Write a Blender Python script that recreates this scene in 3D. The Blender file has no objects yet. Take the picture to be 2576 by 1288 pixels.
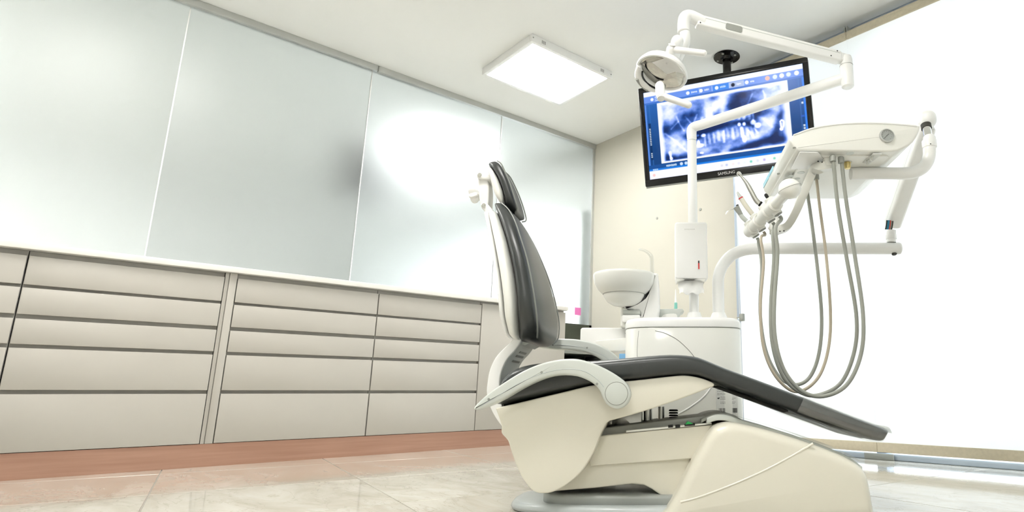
import bpy, bmesh, math, random
import numpy as np
from mathutils import Matrix, Vector

# ------------------------------------------------------------------ calibration
FPX, PX, PY, CAM_H = 1538.0, 1650.0, 644.0, 0.39      # focal length and principal point in the 2576x1288 frame
PITCH = math.atan(341 / 1538.0)
TH = math.radians(44.67)                              # the room's side wall runs 44.67 degrees off the lens axis
EXPOSURE = 0.42

sc = bpy.context.scene
COL = sc.collection

# ------------------------------------------------------------------ camera
cd = bpy.data.cameras.new('camera')
cam = bpy.data.objects.new('camera', cd)
COL.objects.link(cam)
cam.location = (0, 0, CAM_H)
cam.rotation_euler = (math.pi / 2 + PITCH, 0, TH)
cd.sensor_fit = 'HORIZONTAL'
cd.sensor_width = 36
cd.lens = FPX / 2576 * 36
cd.shift_x = -(PX - 1288) / 2576
cd.clip_start = 0.05
sc.camera = cam

# ------------------------------------------------------------------ world, daylight, exposure
sc.view_settings.view_transform = 'Standard'
sc.view_settings.look = 'None'
sc.view_settings.gamma = 1
sc.view_settings.use_curve_mapping = False
sc.view_settings.exposure = EXPOSURE
cy = sc.cycles
cy.max_bounces, cy.diffuse_bounces, cy.glossy_bounces, cy.transmission_bounces, cy.transparent_max_bounces = 7, 4, 3, 5, 6
cy.caustics_reflective = True
cy.caustics_refractive = True
cy.sample_clamp_indirect = 10.0
cy.use_adaptive_sampling, cy.adaptive_threshold, cy.adaptive_min_samples = True, 0.06, 14
cy.use_light_tree = False
wd = bpy.data.worlds.new('sky')
sc.world = wd
wd.use_nodes = True
wd.node_tree.nodes['Background'].inputs[0].default_value = (0.86, 0.93, 1.0, 1)
wd.node_tree.nodes['Background'].inputs[1].default_value = 1.6


def area_light(name, loc, rot, sx, sy, power, col=(1, 1, 1)):
    l = bpy.data.lights.new(name, 'AREA')
    l.shape = 'RECTANGLE'
    l.size, l.size_y, l.energy, l.color = sx, sy, power, col
    o = bpy.data.objects.new(name, l)
    COL.objects.link(o)
    o.location, o.rotation_euler = loc, rot
    return o


# daylight falling on the big window from outside (behind the blinds)
area_light('daylight', (-0.4, 4.15, 1.42), (math.radians(-90), 0, 0), 5.0, 2.7, 105, (0.93, 0.97, 1.0))

PANEL_GLOW = 27.0          # radiance of the ceiling panels


# ------------------------------------------------------------------ materials
def mat(name, col, rough=0.5, metal=0.0, coat=0.0, spec=0.5, var=0.0, vscale=8.0, bump=0.0, bscale=60.0,
        trans=0.0, ior=1.45, emit=None, estr=1.0, sss=0.0):
    m = bpy.data.materials.new(name)
    m.use_nodes = True
    nt = m.node_tree
    b = nt.nodes['Principled BSDF']
    b.inputs['Base Color'].default_value = (*col, 1)
    b.inputs['Roughness'].default_value = rough
    b.inputs['Metallic'].default_value = metal
    b.inputs['Coat Weight'].default_value = coat
    b.inputs['Coat Roughness'].default_value = 0.08
    b.inputs['Specular IOR Level'].default_value = spec
    b.inputs['IOR'].default_value = ior
    b.inputs['Transmission Weight'].default_value = trans
    if emit:
        b.inputs['Emission Color'].default_value = (*emit, 1)
        b.inputs['Emission Strength'].default_value = estr
    tc = nt.nodes.new('ShaderNodeTexCoord')
    if var:
        n = nt.nodes.new('ShaderNodeTexNoise')
        n.inputs['Scale'].default_value = vscale
        n.inputs['Detail'].default_value = 5
        nt.links.new(tc.outputs['Object'], n.inputs['Vector'])
        r = nt.nodes.new('ShaderNodeValToRGB')
        r.color_ramp.elements[0].position, r.color_ramp.elements[1].position = 0.3, 0.7
        r.color_ramp.elements[0].color = (*[c * (1 - var) for c in col], 1)
        r.color_ramp.elements[1].color = (*[min(1, c * (1 + var)) for c in col], 1)
        nt.links.new(n.outputs['Fac'], r.inputs['Fac'])
        nt.links.new(r.outputs['Color'], b.inputs['Base Color'])
    if bump:
        n2 = nt.nodes.new('ShaderNodeTexNoise')
        n2.inputs['Scale'].default_value = bscale
        n2.inputs['Detail'].default_value = 6
        nt.links.new(tc.outputs['Object'], n2.inputs['Vector'])
        bp = nt.nodes.new('ShaderNodeBump')
        bp.inputs['Strength'].default_value = bump
        bp.inputs['Distance'].default_value = 0.002
        nt.links.new(n2.outputs['Fac'], bp.inputs['Height'])
        nt.links.new(bp.outputs['Normal'], b.inputs['Normal'])
    return m


M = {}
M['ivory'] = mat('ivory_plastic', (0.80, 0.77, 0.66), 0.32, coat=0.35, var=0.015, vscale=3)
M['white'] = mat('white_plastic', (0.85, 0.85, 0.80), 0.30, coat=0.35, var=0.012, vscale=4)
M['bright'] = mat('bright_white_plastic', (0.88, 0.88, 0.86), 0.35, coat=0.2, var=0.01, vscale=4)
M['armgrey'] = mat('light_grey_plastic', (0.60, 0.63, 0.59), 0.35, coat=0.2, var=0.015, vscale=5)
M['rubgrey'] = mat('mid_grey_plastic', (0.33, 0.34, 0.31), 0.45, var=0.03)
M['plate'] = mat('grey_base_paint', (0.50, 0.54, 0.54), 0.35, coat=0.2, var=0.03)
M['step'] = mat('grey_step_paint', (0.33, 0.35, 0.33), 0.35, coat=0.2, var=0.03)
M['vinyl'] = mat('charcoal_vinyl', (0.035, 0.039, 0.038), 0.34, spec=0.6, var=0.06, vscale=12, bump=0.10, bscale=260)
M['piping'] = mat('grey_piping', (0.22, 0.23, 0.21), 0.4, var=0.04)
M['hose'] = mat('grey_hose_rubber', (0.33, 0.34, 0.30), 0.42, var=0.04)
M['hosebeige'] = mat('beige_hose_rubber', (0.50, 0.44, 0.34), 0.45, var=0.04)
M['black'] = mat('black_gloss_plastic', (0.006, 0.006, 0.006), 0.18, spec=0.5, var=0.1)
M['blackmatt'] = mat('black_matt', (0.012, 0.012, 0.011), 0.6, var=0.1)
M['dark'] = mat('dark_recess', (0.05, 0.05, 0.042), 0.7, var=0.1)
M['chrome'] = mat('chrome', (0.80, 0.80, 0.78), 0.14, metal=1.0, var=0.02)
M['mirror'] = mat('faceted_mirror', (0.52, 0.51, 0.47), 0.08, metal=1.0, var=0.15, vscale=40)
M['satin'] = mat('satin_steel', (0.62, 0.62, 0.58), 0.3, metal=1.0, var=0.05, vscale=30)
M['brass'] = mat('brass', (0.62, 0.50, 0.22), 0.3, metal=1.0, var=0.05)
M['alu'] = mat('window_aluminium', (0.42, 0.48, 0.56), 0.35, metal=0.4, var=0.03)
M['railalu'] = mat('rail_aluminium', (0.55, 0.56, 0.54), 0.35, metal=0.5, var=0.03)
M['wallcream'] = mat('cream_wall_paint', (0.57, 0.548, 0.475), 0.75, var=0.012, vscale=2, bump=0.05, bscale=200)
M['wallwhite'] = mat('white_wall_paint', (0.82, 0.82, 0.80), 0.8, var=0.01, vscale=2, bump=0.05, bscale=200)
M['ceil'] = mat('ceiling_paint', (0.89, 0.895, 0.87), 0.85, var=0.008, vscale=1.5, bump=0.05, bscale=200)
M['cab'] = mat('taupe_laminate', (0.465, 0.442, 0.398), 0.38, var=0.012, vscale=6)
M['cabin'] = mat('cabinet_carcass', (0.42, 0.405, 0.37), 0.6, var=0.03)
M['counter'] = mat('pale_worktop', (0.76, 0.74, 0.70), 0.35, var=0.02, vscale=20)
M['paper'] = mat('tissue_paper', (0.90, 0.90, 0.88), 0.9, bump=0.4, bscale=40)
M['pink'] = mat('pink_paper', (0.85, 0.22, 0.55), 0.8, var=0.03)
M['teal'] = mat('teal_plastic', (0.22, 0.55, 0.47), 0.35, var=0.03)
M['green'] = mat('green_switch', (0.02, 0.35, 0.08), 0.3, var=0.04)
M['blue'] = mat('blue_panel', (0.18, 0.42, 0.70), 0.35, var=0.05)
M['skyblue'] = mat('light_blue_film', (0.35, 0.68, 0.80), 0.35, var=0.05)
M['red'] = mat('red_plastic', (0.60, 0.03, 0.03), 0.35, var=0.04)
M['wireblue'] = mat('blue_wire', (0.03, 0.25, 0.40), 0.4, var=0.04)
M['wirered'] = mat('red_wire', (0.65, 0.08, 0.05), 0.4, var=0.04)
M['ink'] = mat('print_ink', (0.04, 0.04, 0.04), 0.7, var=0.05)
M['inkgrey'] = mat('grey_print_ink', (0.33, 0.33, 0.31), 0.7, var=0.05)
M['label'] = mat('label_paper', (0.70, 0.70, 0.67), 0.5, var=0.02)
M['dial'] = mat('dial_face', (0.68, 0.70, 0.70), 0.5, var=0.03)
M['yellow'] = mat('yellow_print', (0.80, 0.66, 0.10), 0.6, var=0.04)
M['bag'] = mat('black_bag_plastic', (0.02, 0.02, 0.022), 0.25, bump=0.8, bscale=14)
M['shelfdark'] = mat('dark_green_panel', (0.06, 0.07, 0.05), 0.4, var=0.1)
M['shelfgrey'] = mat('grey_board', (0.30, 0.31, 0.29), 0.5, var=0.04)
M['hem'] = mat('beige_unlit_cloth', (0.60, 0.54, 0.41), 0.8, var=0.05, vscale=60, bump=0.2, bscale=300)  # opaque beige copy of the blind cloth, for where no daylight shines through
M['silvertext'] = mat('silver_lettering', (0.65, 0.65, 0.65), 0.35, metal=0.6, var=0.03)
M['glow'] = mat('lit_diffuser', (0.9, 0.9, 0.9), 0.5, emit=(1.0, 0.985, 0.95), estr=PANEL_GLOW, var=0.005)
M['glow3'] = mat('lit_next_room_diffuser', (0.9, 0.9, 0.9), 0.5, emit=(1.0, 0.99, 0.97), estr=27.0, var=0.005)
M['glow2'] = mat('lit_window_pane', (0.9, 0.9, 0.9), 0.5, emit=(0.93, 0.97, 1.0), estr=2.3, var=0.005)


def node_mat(name):
    m = bpy.data.materials.new(name)
    m.use_nodes = True
    nt = m.node_tree
    nt.nodes.clear()
    out = nt.nodes.new('ShaderNodeOutputMaterial')
    return m, nt, out


def N(nt, kind, **kw):
    n = nt.nodes.new(kind)
    for k, v in kw.items():
        n.inputs[k].default_value = v
    return n


# frosted glass: rough refraction with a weak reflection
m, nt, out = node_mat('frosted_glass')
g = N(nt, 'ShaderNodeBsdfPrincipled')
g.inputs['Base Color'].default_value = (0.90, 0.955, 0.965, 1)
g.inputs['Transmission Weight'].default_value = 1.0
g.inputs['IOR'].default_value = 1.35
nz = N(nt, 'ShaderNodeTexNoise', Scale=3.0)
mr = N(nt, 'ShaderNodeMapRange')
mr.inputs['To Min'].default_value, mr.inputs['To Max'].default_value = 0.40, 0.46
tc = nt.nodes.new('ShaderNodeTexCoord')
nt.links.new(tc.outputs['Object'], nz.inputs['Vector'])
nt.links.new(nz.outputs['Fac'], mr.inputs['Value'])
nt.links.new(mr.outputs['Result'], g.inputs['Roughness'])
nt.links.new(g.outputs[0], out.inputs[0])
M['frost'] = m


def clear_mat(name, tint, gloss, rough=0.05):
    m, nt, out = node_mat(name)
    t = N(nt, 'ShaderNodeBsdfTransparent')
    t.inputs[0].default_value = (*tint, 1)
    gl = N(nt, 'ShaderNodeBsdfGlossy', Roughness=rough)
    nz = N(nt, 'ShaderNodeTexNoise', Scale=4.0)
    mx = nt.nodes.new('ShaderNodeMixShader')
    mp = N(nt, 'ShaderNodeMapRange')
    mp.inputs['To Min'].default_value, mp.inputs['To Max'].default_value = gloss * 0.9, gloss * 1.1
    nt.links.new(nz.outputs['Fac'], mp.inputs['Value'])
    nt.links.new(mp.outputs['Result'], mx.inputs[0])
    nt.links.new(t.outputs[0], mx.inputs[1])
    nt.links.new(gl.outputs[0], mx.inputs[2])
    nt.links.new(mx.outputs[0], out.inputs[0])
    return m


M['pane'] = clear_mat('window_glass', (0.95, 0.97, 0.98), 0.06)
M['film'] = clear_mat('clear_plastic_film', (0.90, 0.90, 0.88), 0.20, 0.12)
M['clearplastic'] = clear_mat('clear_hard_plastic', (0.93, 0.94, 0.93), 0.16, 0.1)
M['lens'] = clear_mat('clear_lens', (0.97, 0.97, 0.97), 0.05, 0.05)

# roller-blind cloth: lets daylight through
m, nt, out = node_mat('blind_cloth')
df = N(nt, 'ShaderNodeBsdfDiffuse')
tl = N(nt, 'ShaderNodeBsdfTranslucent')
wv = N(nt, 'ShaderNodeTexNoise', Scale=300.0)
rp = nt.nodes.new('ShaderNodeValToRGB')
rp.color_ramp.elements[0].color = (0.86, 0.86, 0.84, 1)
rp.color_ramp.elements[1].color = (0.92, 0.92, 0.91, 1)
tc = nt.nodes.new('ShaderNodeTexCoord')
nt.links.new(tc.outputs['Object'], wv.inputs['Vector'])
nt.links.new(wv.outputs['Fac'], rp.inputs['Fac'])
nt.links.new(rp.outputs[0], df.inputs[0])
nt.links.new(rp.outputs[0], tl.inputs[0])
mx = nt.nodes.new('ShaderNodeMixShader')
mx.inputs[0].default_value = 0.5
nt.links.new(df.outputs[0], mx.inputs[1])
nt.links.new(tl.outputs[0], mx.inputs[2])
nt.links.new(mx.outputs[0], out.inputs[0])
M['blind'] = m


# marble-look floor tile
def marble():
    m = bpy.data.materials.new('marble_tile')
    m.use_nodes = True
    nt = m.node_tree
    b = nt.nodes['Principled BSDF']
    b.inputs['Roughness'].default_value = 0.10
    b.inputs['Coat Weight'].default_value = 0.3
    geo = nt.nodes.new('ShaderNodeNewGeometry')
    oi = nt.nodes.new('ShaderNodeObjectInfo')
    ad = nt.nodes.new('ShaderNodeVectorMath')
    sx = nt.nodes.new('ShaderNodeVectorMath')
    sx.operation = 'SCALE'
    sx.inputs['Scale'].default_value = 7.0
    cmb = nt.nodes.new('ShaderNodeCombineXYZ')
    for i in range(3):
        nt.links.new(oi.outputs['Random'], cmb.inputs[i])
    nt.links.new(cmb.outputs[0], sx.inputs[0])
    nt.links.new(geo.outputs['Position'], ad.inputs[0])
    nt.links.new(sx.outputs[0], ad.inputs[1])
    mp = nt.nodes.new('ShaderNodeMapping')
    mp.inputs['Rotation'].default_value = (0, 0, 0.6)
    mp.inputs['Scale'].default_value = (1.0, 2.6, 1.0)
    nt.links.new(ad.outputs[0], mp.inputs['Vector'])
    n1 = N(nt, 'ShaderNodeTexNoise', Scale=1.7, Detail=8.0, Roughness=0.62, Distortion=0.9)
    nt.links.new(mp.outputs[0], n1.inputs['Vector'])
    r1 = nt.nodes.new('ShaderNodeValToRGB')
    e = r1.color_ramp.elements
    e[0].position, e[0].color = 0.30, (0.46, 0.41, 0.335, 1)
    e[1].position, e[1].color = 0.72, (0.69, 0.66, 0.595, 1)
    k = e.new(0.52)
    k.color = (0.585, 0.555, 0.485, 1)
    nt.links.new(n1.outputs['Fac'], r1.inputs['Fac'])
    n2 = N(nt, 'ShaderNodeTexNoise', Scale=2.6, Detail=6.0, Roughness=0.55, Distortion=1.6)
    nt.links.new(mp.outputs[0], n2.inputs['Vector'])
    r2 = nt.nodes.new('ShaderNodeValToRGB')
    e = r2.color_ramp.elements
    e[0].position, e[0].color = 0.485, (0, 0, 0, 1)
    e[1].position, e[1].color = 0.515, (0, 0, 0, 1)
    k = e.new(0.50)
    k.color = (0.55, 0.55, 0.55, 1)
    nt.links.new(n2.outputs['Fac'], r2.inputs['Fac'])
    mixc = nt.nodes.new('ShaderNodeMix')
    mixc.data_type = 'RGBA'
    mixc.inputs['B'].default_value = (0.40, 0.36, 0.30, 1)
    nt.links.new(r2.outputs['Color'], mixc.inputs['Factor'])
    nt.links.new(r1.outputs['Color'], mixc.inputs['A'])
    nt.links.new(mixc.outputs['Result'], b.inputs['Base Color'])
    return m


M['marble'] = marble()
M['grout'] = mat('grout', (0.34, 0.32, 0.28), 0.8, var=0.05)


def wood(name, c0, c1):
    m = bpy.data.materials.new(name)
    m.use_nodes = True
    nt = m.node_tree
    b = nt.nodes['Principled BSDF']
    b.inputs['Roughness'].default_value = 0.4
    tc = nt.nodes.new('ShaderNodeTexCoord')
    mp = nt.nodes.new('ShaderNodeMapping')
    mp.inputs['Scale'].default_value = (1, 1.2, 30)
    nt.links.new(tc.outputs['Object'], mp.inputs['Vector'])
    n1 = N(nt, 'ShaderNodeTexNoise', Scale=2.0, Detail=6.0, Distortion=0.4)
    nt.links.new(mp.outputs[0], n1.inputs['Vector'])
    r1 = nt.nodes.new('ShaderNodeValToRGB')
    r1.color_ramp.elements[0].position, r1.color_ramp.elements[1].position = 0.3, 0.7
    r1.color_ramp.elements[0].color = (*c0, 1)
    r1.color_ramp.elements[1].color = (*c1, 1)
    nt.links.new(n1.outputs['Fac'], r1.inputs['Fac'])
    nt.links.new(r1.outputs[0], b.inputs['Base Color'])
    return m


M['toe'] = wood('rosewood_plinth', (0.36, 0.195, 0.135), (0.43, 0.25, 0.18))


# ------------------------------------------------------------------ geometry helpers  (a shape is (verts, faces))
def ray(x, y):
    u, v = (x - PX) / FPX, (PY - y) / FPX
    return np.array([u, math.cos(PITCH) - v * math.sin(PITCH), math.sin(PITCH) + v * math.cos(PITCH)])


def pp(x, y, d):            # photo point -> metres (right, forward, up) at forward distance d
    r = ray(x, y)
    r = r * d / r[1]
    return (r[0], d, r[2] + CAM_H)


def pz(x, y, z):            # photo point -> metres at height z
    r = ray(x, y)
    r = r * (z - CAM_H) / r[2]
    return (r[0], r[1], z)


def prof(pts, d):           # traced outline at forward distance d -> (right, up)
    return [(p[0], p[2]) for p in (pp(x, y, d) for x, y in pts)]


def cr(pts, n=6, closed=False):        # Catmull-Rom through the points
    P = [np.array(p, float) for p in pts]
    k = len(P)
    out = []
    rng = range(k if closed else k - 1)
    for i in rng:
        if closed:
            a, b, c, e = P[i - 1], P[i], P[(i + 1) % k], P[(i + 2) % k]
        else:
            a, b, c, e = P[max(i - 1, 0)], P[i], P[i + 1], P[min(i + 2, k - 1)]
        for j in range(n):
            t = j / n
            out.append(0.5 * ((2 * b) + (c - a) * t + (2 * a - 5 * b + 4 * c - e) * t * t + (3 * b - a - 3 * c + e) * t ** 3))
    if not closed:
        out.append(P[-1])
    return [tuple(p) for p in out]


def join(*geos):
    V, F = [], []
    for v, f in geos:
        o = len(V)
        V += [tuple(p) for p in v]
        F += [tuple(i + o for i in q) for q in f]
    return V, F


def xf(geo, mtx):
    return [tuple(mtx @ Vector(p)) for p in geo[0]], geo[1]


def move(geo, d):
    return [(p[0] + d[0], p[1] + d[1], p[2] + d[2]) for p in geo[0]], geo[1]


def loft(rings, caps=True, closed=False):
    n = len(rings[0])
    V = [tuple(p) for r in rings for p in r]
    F = []
    k = len(rings)
    for i in range(k if closed else k - 1):
        a, b = i * n, ((i + 1) % k) * n
        for j in range(n):
            q = (j + 1) % n
            F.append((a + j, a + q, b + q, b + j))
    if caps and not closed:
        F.append(tuple(range(n))[::-1])
        F.append(tuple((k - 1) * n + j for j in range(n)))
    return V, F


def tube(pts, r, n=16, caps=True, rx=None):
    P = [Vector(p) for p in pts]
    k = len(P)
    R_ = r if isinstance(r, (list, tuple)) else [r] * k
    rings = []
    prev = None
    for i in range(k):
        t = (P[min(i + 1, k - 1)] - P[max(i - 1, 0)]).normalized()
        if prev is None:
            up = Vector((0, 0, 1)) if abs(t.z) < 0.9 else Vector((0, 1, 0))
            u = t.cross(up).normalized()
        else:
            u = (prev - t * prev.dot(t)).normalized()
        prev = u
        w = t.cross(u)
        rings.append([tuple(P[i] + (u * math.cos(2 * math.pi * j / n) * (rx or 1) + w * math.sin(2 * math.pi * j / n)) * R_[i]) for j in range(n)])
    return loft(rings, caps)


def capsule(a, b, r, n=16, k=5):       # straight bar with round ends
    a, b = Vector(a), Vector(b)
    t = (b - a).normalized()
    pts, rr = [], []
    for i in range(k + 1):
        q = math.pi / 2 * i / k
        pts.append(a - t * r * math.cos(q))
        rr.append(max(r * math.sin(q), r * 0.02))
    for i in range(k + 1):
        q = math.pi / 2 * (1 - i / k)
        pts.append(b + t * r * math.cos(q))
        rr.append(max(r * math.sin(q), r * 0.02))
    return tube(pts, rr, n)


def lathe(profile, n=40, origin=(0, 0, 0), axis=None):
    rings = [[(r * math.cos(2 * math.pi * j / n), r * math.sin(2 * math.pi * j / n), z) for j in range(n)] for r, z in profile]
    g = loft(rings, True)
    mtx = Matrix.Translation(origin)
    if axis is not None:
        mtx = mtx @ Vector(axis).to_track_quat('Z', 'Y').to_matrix().to_4x4()
    return xf(g, mtx)


def disc(c, axis, r, t=0.002, n=24):
    e = min(t * 0.4, r * 0.3)
    return lathe([(r, 0), (r, t - e), (r - e, t)], n, c, axis)


def area2(poly):
    return sum(poly[i - 1][0] * poly[i][1] - poly[i][0] * poly[i - 1][1] for i in range(len(poly))) / 2


def inset(poly, d):
    P = [np.array(p) for p in poly]
    k = len(P)
    out = []
    for i in range(k):
        e1, e2 = P[i] - P[i - 1], P[(i + 1) % k] - P[i]
        e1, e2 = e1 / (np.linalg.norm(e1) + 1e-9), e2 / (np.linalg.norm(e2) + 1e-9)
        n1, n2 = np.array([-e1[1], e1[0]]), np.array([-e2[1], e2[0]])
        b = n1 + n2
        L = np.linalg.norm(b)
        b = b / (L + 1e-9)
        s = min(1.0 / max(b.dot(n1), 0.5), 1.6)
        out.append(tuple(P[i] + b * d * s))
    return out


def slab(poly, y0, y1, r=0.01, k=4, axis='y', r2=None):
    """outline (a, b) extruded from y0 to y1 along an axis, with rounded rims"""
    if area2(poly) < 0:
        poly = poly[::-1]
    r2 = r if r2 is None else r2
    rings = []
    for i in range(k + 1):
        q = math.pi / 2 * i / k
        rings.append((inset(poly, r * (1 - math.sin(q))), y0 + r * (1 - math.cos(q))))
    for i in range(k + 1):
        q = math.pi / 2 * (1 - i / k)
        rings.append((inset(poly, r2 * (1 - math.sin(q))), y1 - r2 * (1 - math.cos(q))))
    if axis == 'y':
        R_ = [[(a, y, b) for a, b in p] for p, y in rings]
    elif axis == 'z':
        R_ = [[(a, b, y) for a, b in p] for p, y in rings]
    else:
        R_ = [[(y, a, b) for a, b in p] for p, y in rings]
    V, F = loft(R_)
    if axis == 'y':
        F = [f[::-1] for f in F]
    return V, F


def rrect(a0, a1, b0, b1, r, k=5):
    out = []
    for cx, cy, s in ((a1 - r, b1 - r, 0), (a0 + r, b1 - r, 1), (a0 + r, b0 + r, 2), (a1 - r, b0 + r, 3)):
        for i in range(k + 1):
            q = math.pi / 2 * (s + i / k)
            out.append((cx + r * math.cos(q), cy + r * math.sin(q)))
    return out


def rbox(x0, x1, y0, y1, z0, z1, r=0.005, edge=None):
    e = edge if edge is not None else r
    return slab(rrect(x0, x1, z0, z1, max(r, 1e-4)), y0, y1, min(e, abs(y1 - y0) * 0.49), 3)


def box(x0, x1, y0, y1, z0, z1):
    V = [(x, y, z) for z in (z0, z1) for y in (y0, y1) for x in (x0, x1)]
    return V, [(0, 2, 3, 1), (4, 5, 7, 6), (0, 1, 5, 4), (2, 6, 7, 3), (0, 4, 6, 2), (1, 3, 7, 5)]


def ball(c, r, sx=1, sy=1, sz=1, n=24, k=12):
    rings = []
    for i in range(k + 1):
        q = math.pi * i / k
        s = max(math.sin(q), 0.01)
        rings.append([(c[0] + r * sx * s * math.cos(2 * math.pi * j / n), c[1] + r * sy * s * math.sin(2 * math.pi * j / n), c[2] - r * sz * math.cos(q)) for j in range(n)])
    return loft(rings)


def text_shape(s, size, depth=0.001):
    c = bpy.data.curves.new('t', 'FONT')
    c.body, c.size, c.extrude, c.align_x, c.align_y = s, size, depth, 'CENTER', 'CENTER'
    o = bpy.data.objects.new('t', c)
    me = bpy.data.meshes.new_from_object(o)
    g = [tuple(v.co) for v in me.vertices], [tuple(p.vertices) for p in me.polygons]
    bpy.data.objects.remove(o)
    bpy.data.curves.remove(c)
    bpy.data.meshes.remove(me)
    return g


ROT = Matrix.Rotation(TH, 4, 'Z')


def make_mesh(name, geo, material, sharp=38):
    me = bpy.data.meshes.new(name)
    me.from_pydata([tuple(map(float, v)) for v in geo[0]], [], geo[1])
    me.materials.append(material)
    bm = bmesh.new()
    bm.from_mesh(me)
    bmesh.ops.recalc_face_normals(bm, faces=bm.faces)
    bm.to_mesh(me)
    bm.free()
    me.polygons.foreach_set('use_smooth', [True] * len(me.polygons))
    me.set_sharp_from_angle(angle=math.radians(sharp))
    me.update()
    return me


def props(o, label=None, cat=None, group=None, kind=None):
    for k, v in (('label', label), ('category', cat), ('group', group), ('kind', kind)):
        if v:
            o[k] = v
    return o


class Thing:
    """an Empty at the thing's base; view=True: part coordinates are (right, forward, up) of the camera stand, turned into the room"""
    def __init__(self, name, label, cat, base, view=True, group=None):
        self.base = base
        self.o = bpy.data.objects.new(name, None)
        COL.objects.link(self.o)
        self.o.empty_display_size = 0.1
        if view:
            self.o.location = ROT @ Vector(base)
            self.o.rotation_euler = (0, 0, TH)
        else:
            self.o.location = base
        props(self.o, label, cat, group)

    def part(self, name, geo, material, parent=None, label=None, sharp=38):
        g = move(geo, (-self.base[0], -self.base[1], -self.base[2]))
        o = bpy.data.objects.new(name, make_mesh(name, g, M[material] if isinstance(material, str) else material, sharp))
        COL.objects.link(o)
        o.parent = parent or self.o
        if label:
            o['label'] = label
        return o


def single(name, geo, material, label, cat, view=False, group=None, kind=None, sharp=38):
    c = np.array(geo[0])
    b = ((c[:, 0].min() + c[:, 0].max()) / 2, (c[:, 1].min() + c[:, 1].max()) / 2, c[:, 2].min())
    o = bpy.data.objects.new(name, make_mesh(name, move(geo, (-b[0], -b[1], -b[2])), M[material], sharp))
    COL.objects.link(o)
    if view:
        o.location = ROT @ Vector(b)
        o.rotation_euler = (0, 0, TH)
    else:
        o.location = b
    return props(o, label, cat, group, kind)


def struct(name, geo, material, label=None, parent=None, sharp=38):
    o = bpy.data.objects.new(name, make_mesh(name, geo, M[material], sharp))
    COL.objects.link(o)
    if parent:
        o.parent = parent
    else:
        o['kind'] = 'structure'
        if label:
            o['label'] = label
    return o


# ================================================================== the room
XG, XC, YW, HC = -4.515, -4.095, 3.686, 2.82         # glass wall, cabinet fronts, window wall, ceiling
XR, YB, XN = 2.3, -3.2, -7.9                          # right wall, wall behind the camera, far wall of the next room

floor = struct('floor', box(XN, XR + 0.1, YB - 0.1, 4.0, -0.12, -0.003), 'grout', 'polished cream marble tile floor with thin joints')

TILE, ANG, GAP = 0.748, math.radians(-9.5), 0.0022
ca, sa = math.cos(ANG), math.sin(ANG)
U0 = (-3.036 * ca + 1.142 * sa, 3.036 * sa + 1.142 * ca)


def clip(poly, ax, lim, keep_less):
    out = []
    for i in range(len(poly)):
        a, b = poly[i - 1], poly[i]
        ia, ib = (a[ax] <= lim) == keep_less, (b[ax] <= lim) == keep_less
        if ia != ib:
            t = (lim - a[ax]) / (b[ax] - a[ax])
            out.append((a[0] + (b[0] - a[0]) * t, a[1] + (b[1] - a[1]) * t))
        if ib:
            out.append(b)
    return out


full_tile = None
for i in range(-9, 10):
    for j in range(-8, 9):
        u, v = U0[0] + i * TILE, U0[1] + j * TILE
        poly0 = [(a * ca - b * sa, a * sa + b * ca) for a, b in ((u + GAP, v + GAP), (u + TILE - GAP, v + GAP), (u + TILE - GAP, v + TILE - GAP), (u + GAP, v + TILE - GAP))]
        poly = poly0
        for ax, lim, less in ((0, XG + 0.02, False), (0, XR, True), (1, YB, False), (1, 3.685, True)):
            poly = clip(poly, ax, lim, less)
            if len(poly) < 3:
                break
        if len(poly) < 3 or abs(area2(poly)) < 0.004:
            continue
        cx, cy = sum(p[0] for p in poly) / len(poly), sum(p[1] for p in poly) / len(poly)
        if len(poly) == 4 and abs(abs(area2(poly)) - (TILE - 2 * GAP) ** 2) < 1e-5 and full_tile:
            me = full_tile
        else:
            me = make_mesh('tile', slab([(p[0] - cx, p[1] - cy) for p in poly], -0.011, 0.0, 0.0008, 1, 'z'), M['marble'])
            if len(poly) == 4 and abs(abs(area2(poly)) - (TILE - 2 * GAP) ** 2) < 1e-5:
                full_tile = me
        t = bpy.data.objects.new('tile', me)
        COL.objects.link(t)
        t.location = (cx, cy, 0)
        t.parent = floor

struct('ceiling', box(XN, XR + 0.1, YB - 0.1, 4.0, HC, HC + 0.1), 'ceil', 'plain off-white ceiling')
struct('wall_right', box(XR, XR + 0.1, YB, YW, 0, HC), 'wallwhite')
struct('wall_front', box(XN, XR, YB - 0.1, YB, 0, HC), 'wallwhite')
WX = -2.726                                            # cream wall ends, glazing starts
struct('wall_back', box(XG, WX, YW, YW + 0.2, 0, HC), 'wallcream', 'cream painted wall between the frosted glass and the window')
struct('wall_back_right', box(1.9, XR, YW, YW + 0.2, 0, HC), 'wallwhite')
struct('wall_next_room_back', join(box(XN, -7.6, YW, YW + 0.2, 0, HC), box(-4.62, XG, YW, YW + 0.2, 0, HC), box(-7.6, -4.62, YW, YW + 0.2, 0, 0.35), box(-7.6, -4.62, YW, YW + 0.2, 2.15, HC)), 'wallwhite')
struct('wall_next_room_side', box(XN - 0.1, XN, YB, YW, 0, HC), 'wallwhite')

# two old screw plugs in the cream wall
for i, (x, y) in enumerate(((1653, 549), (1762, 527))):
    r_ = ROT @ Vector(ray(x, y))
    p = r_ * (YW / r_.y)
    single('wall_plug', lathe([(0.012, 0), (0.012, 0.003), (0.005, 0.006)], 14, (p.x, YW, p.z + CAM_H), (0, -1, 0)), 'rubgrey',
           ('small grey screw plug in the cream wall, left of the lamp post', 'small grey screw plug in the cream wall, right of the lamp post')[i], 'plug', group='screw plugs in the cream wall')

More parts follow.
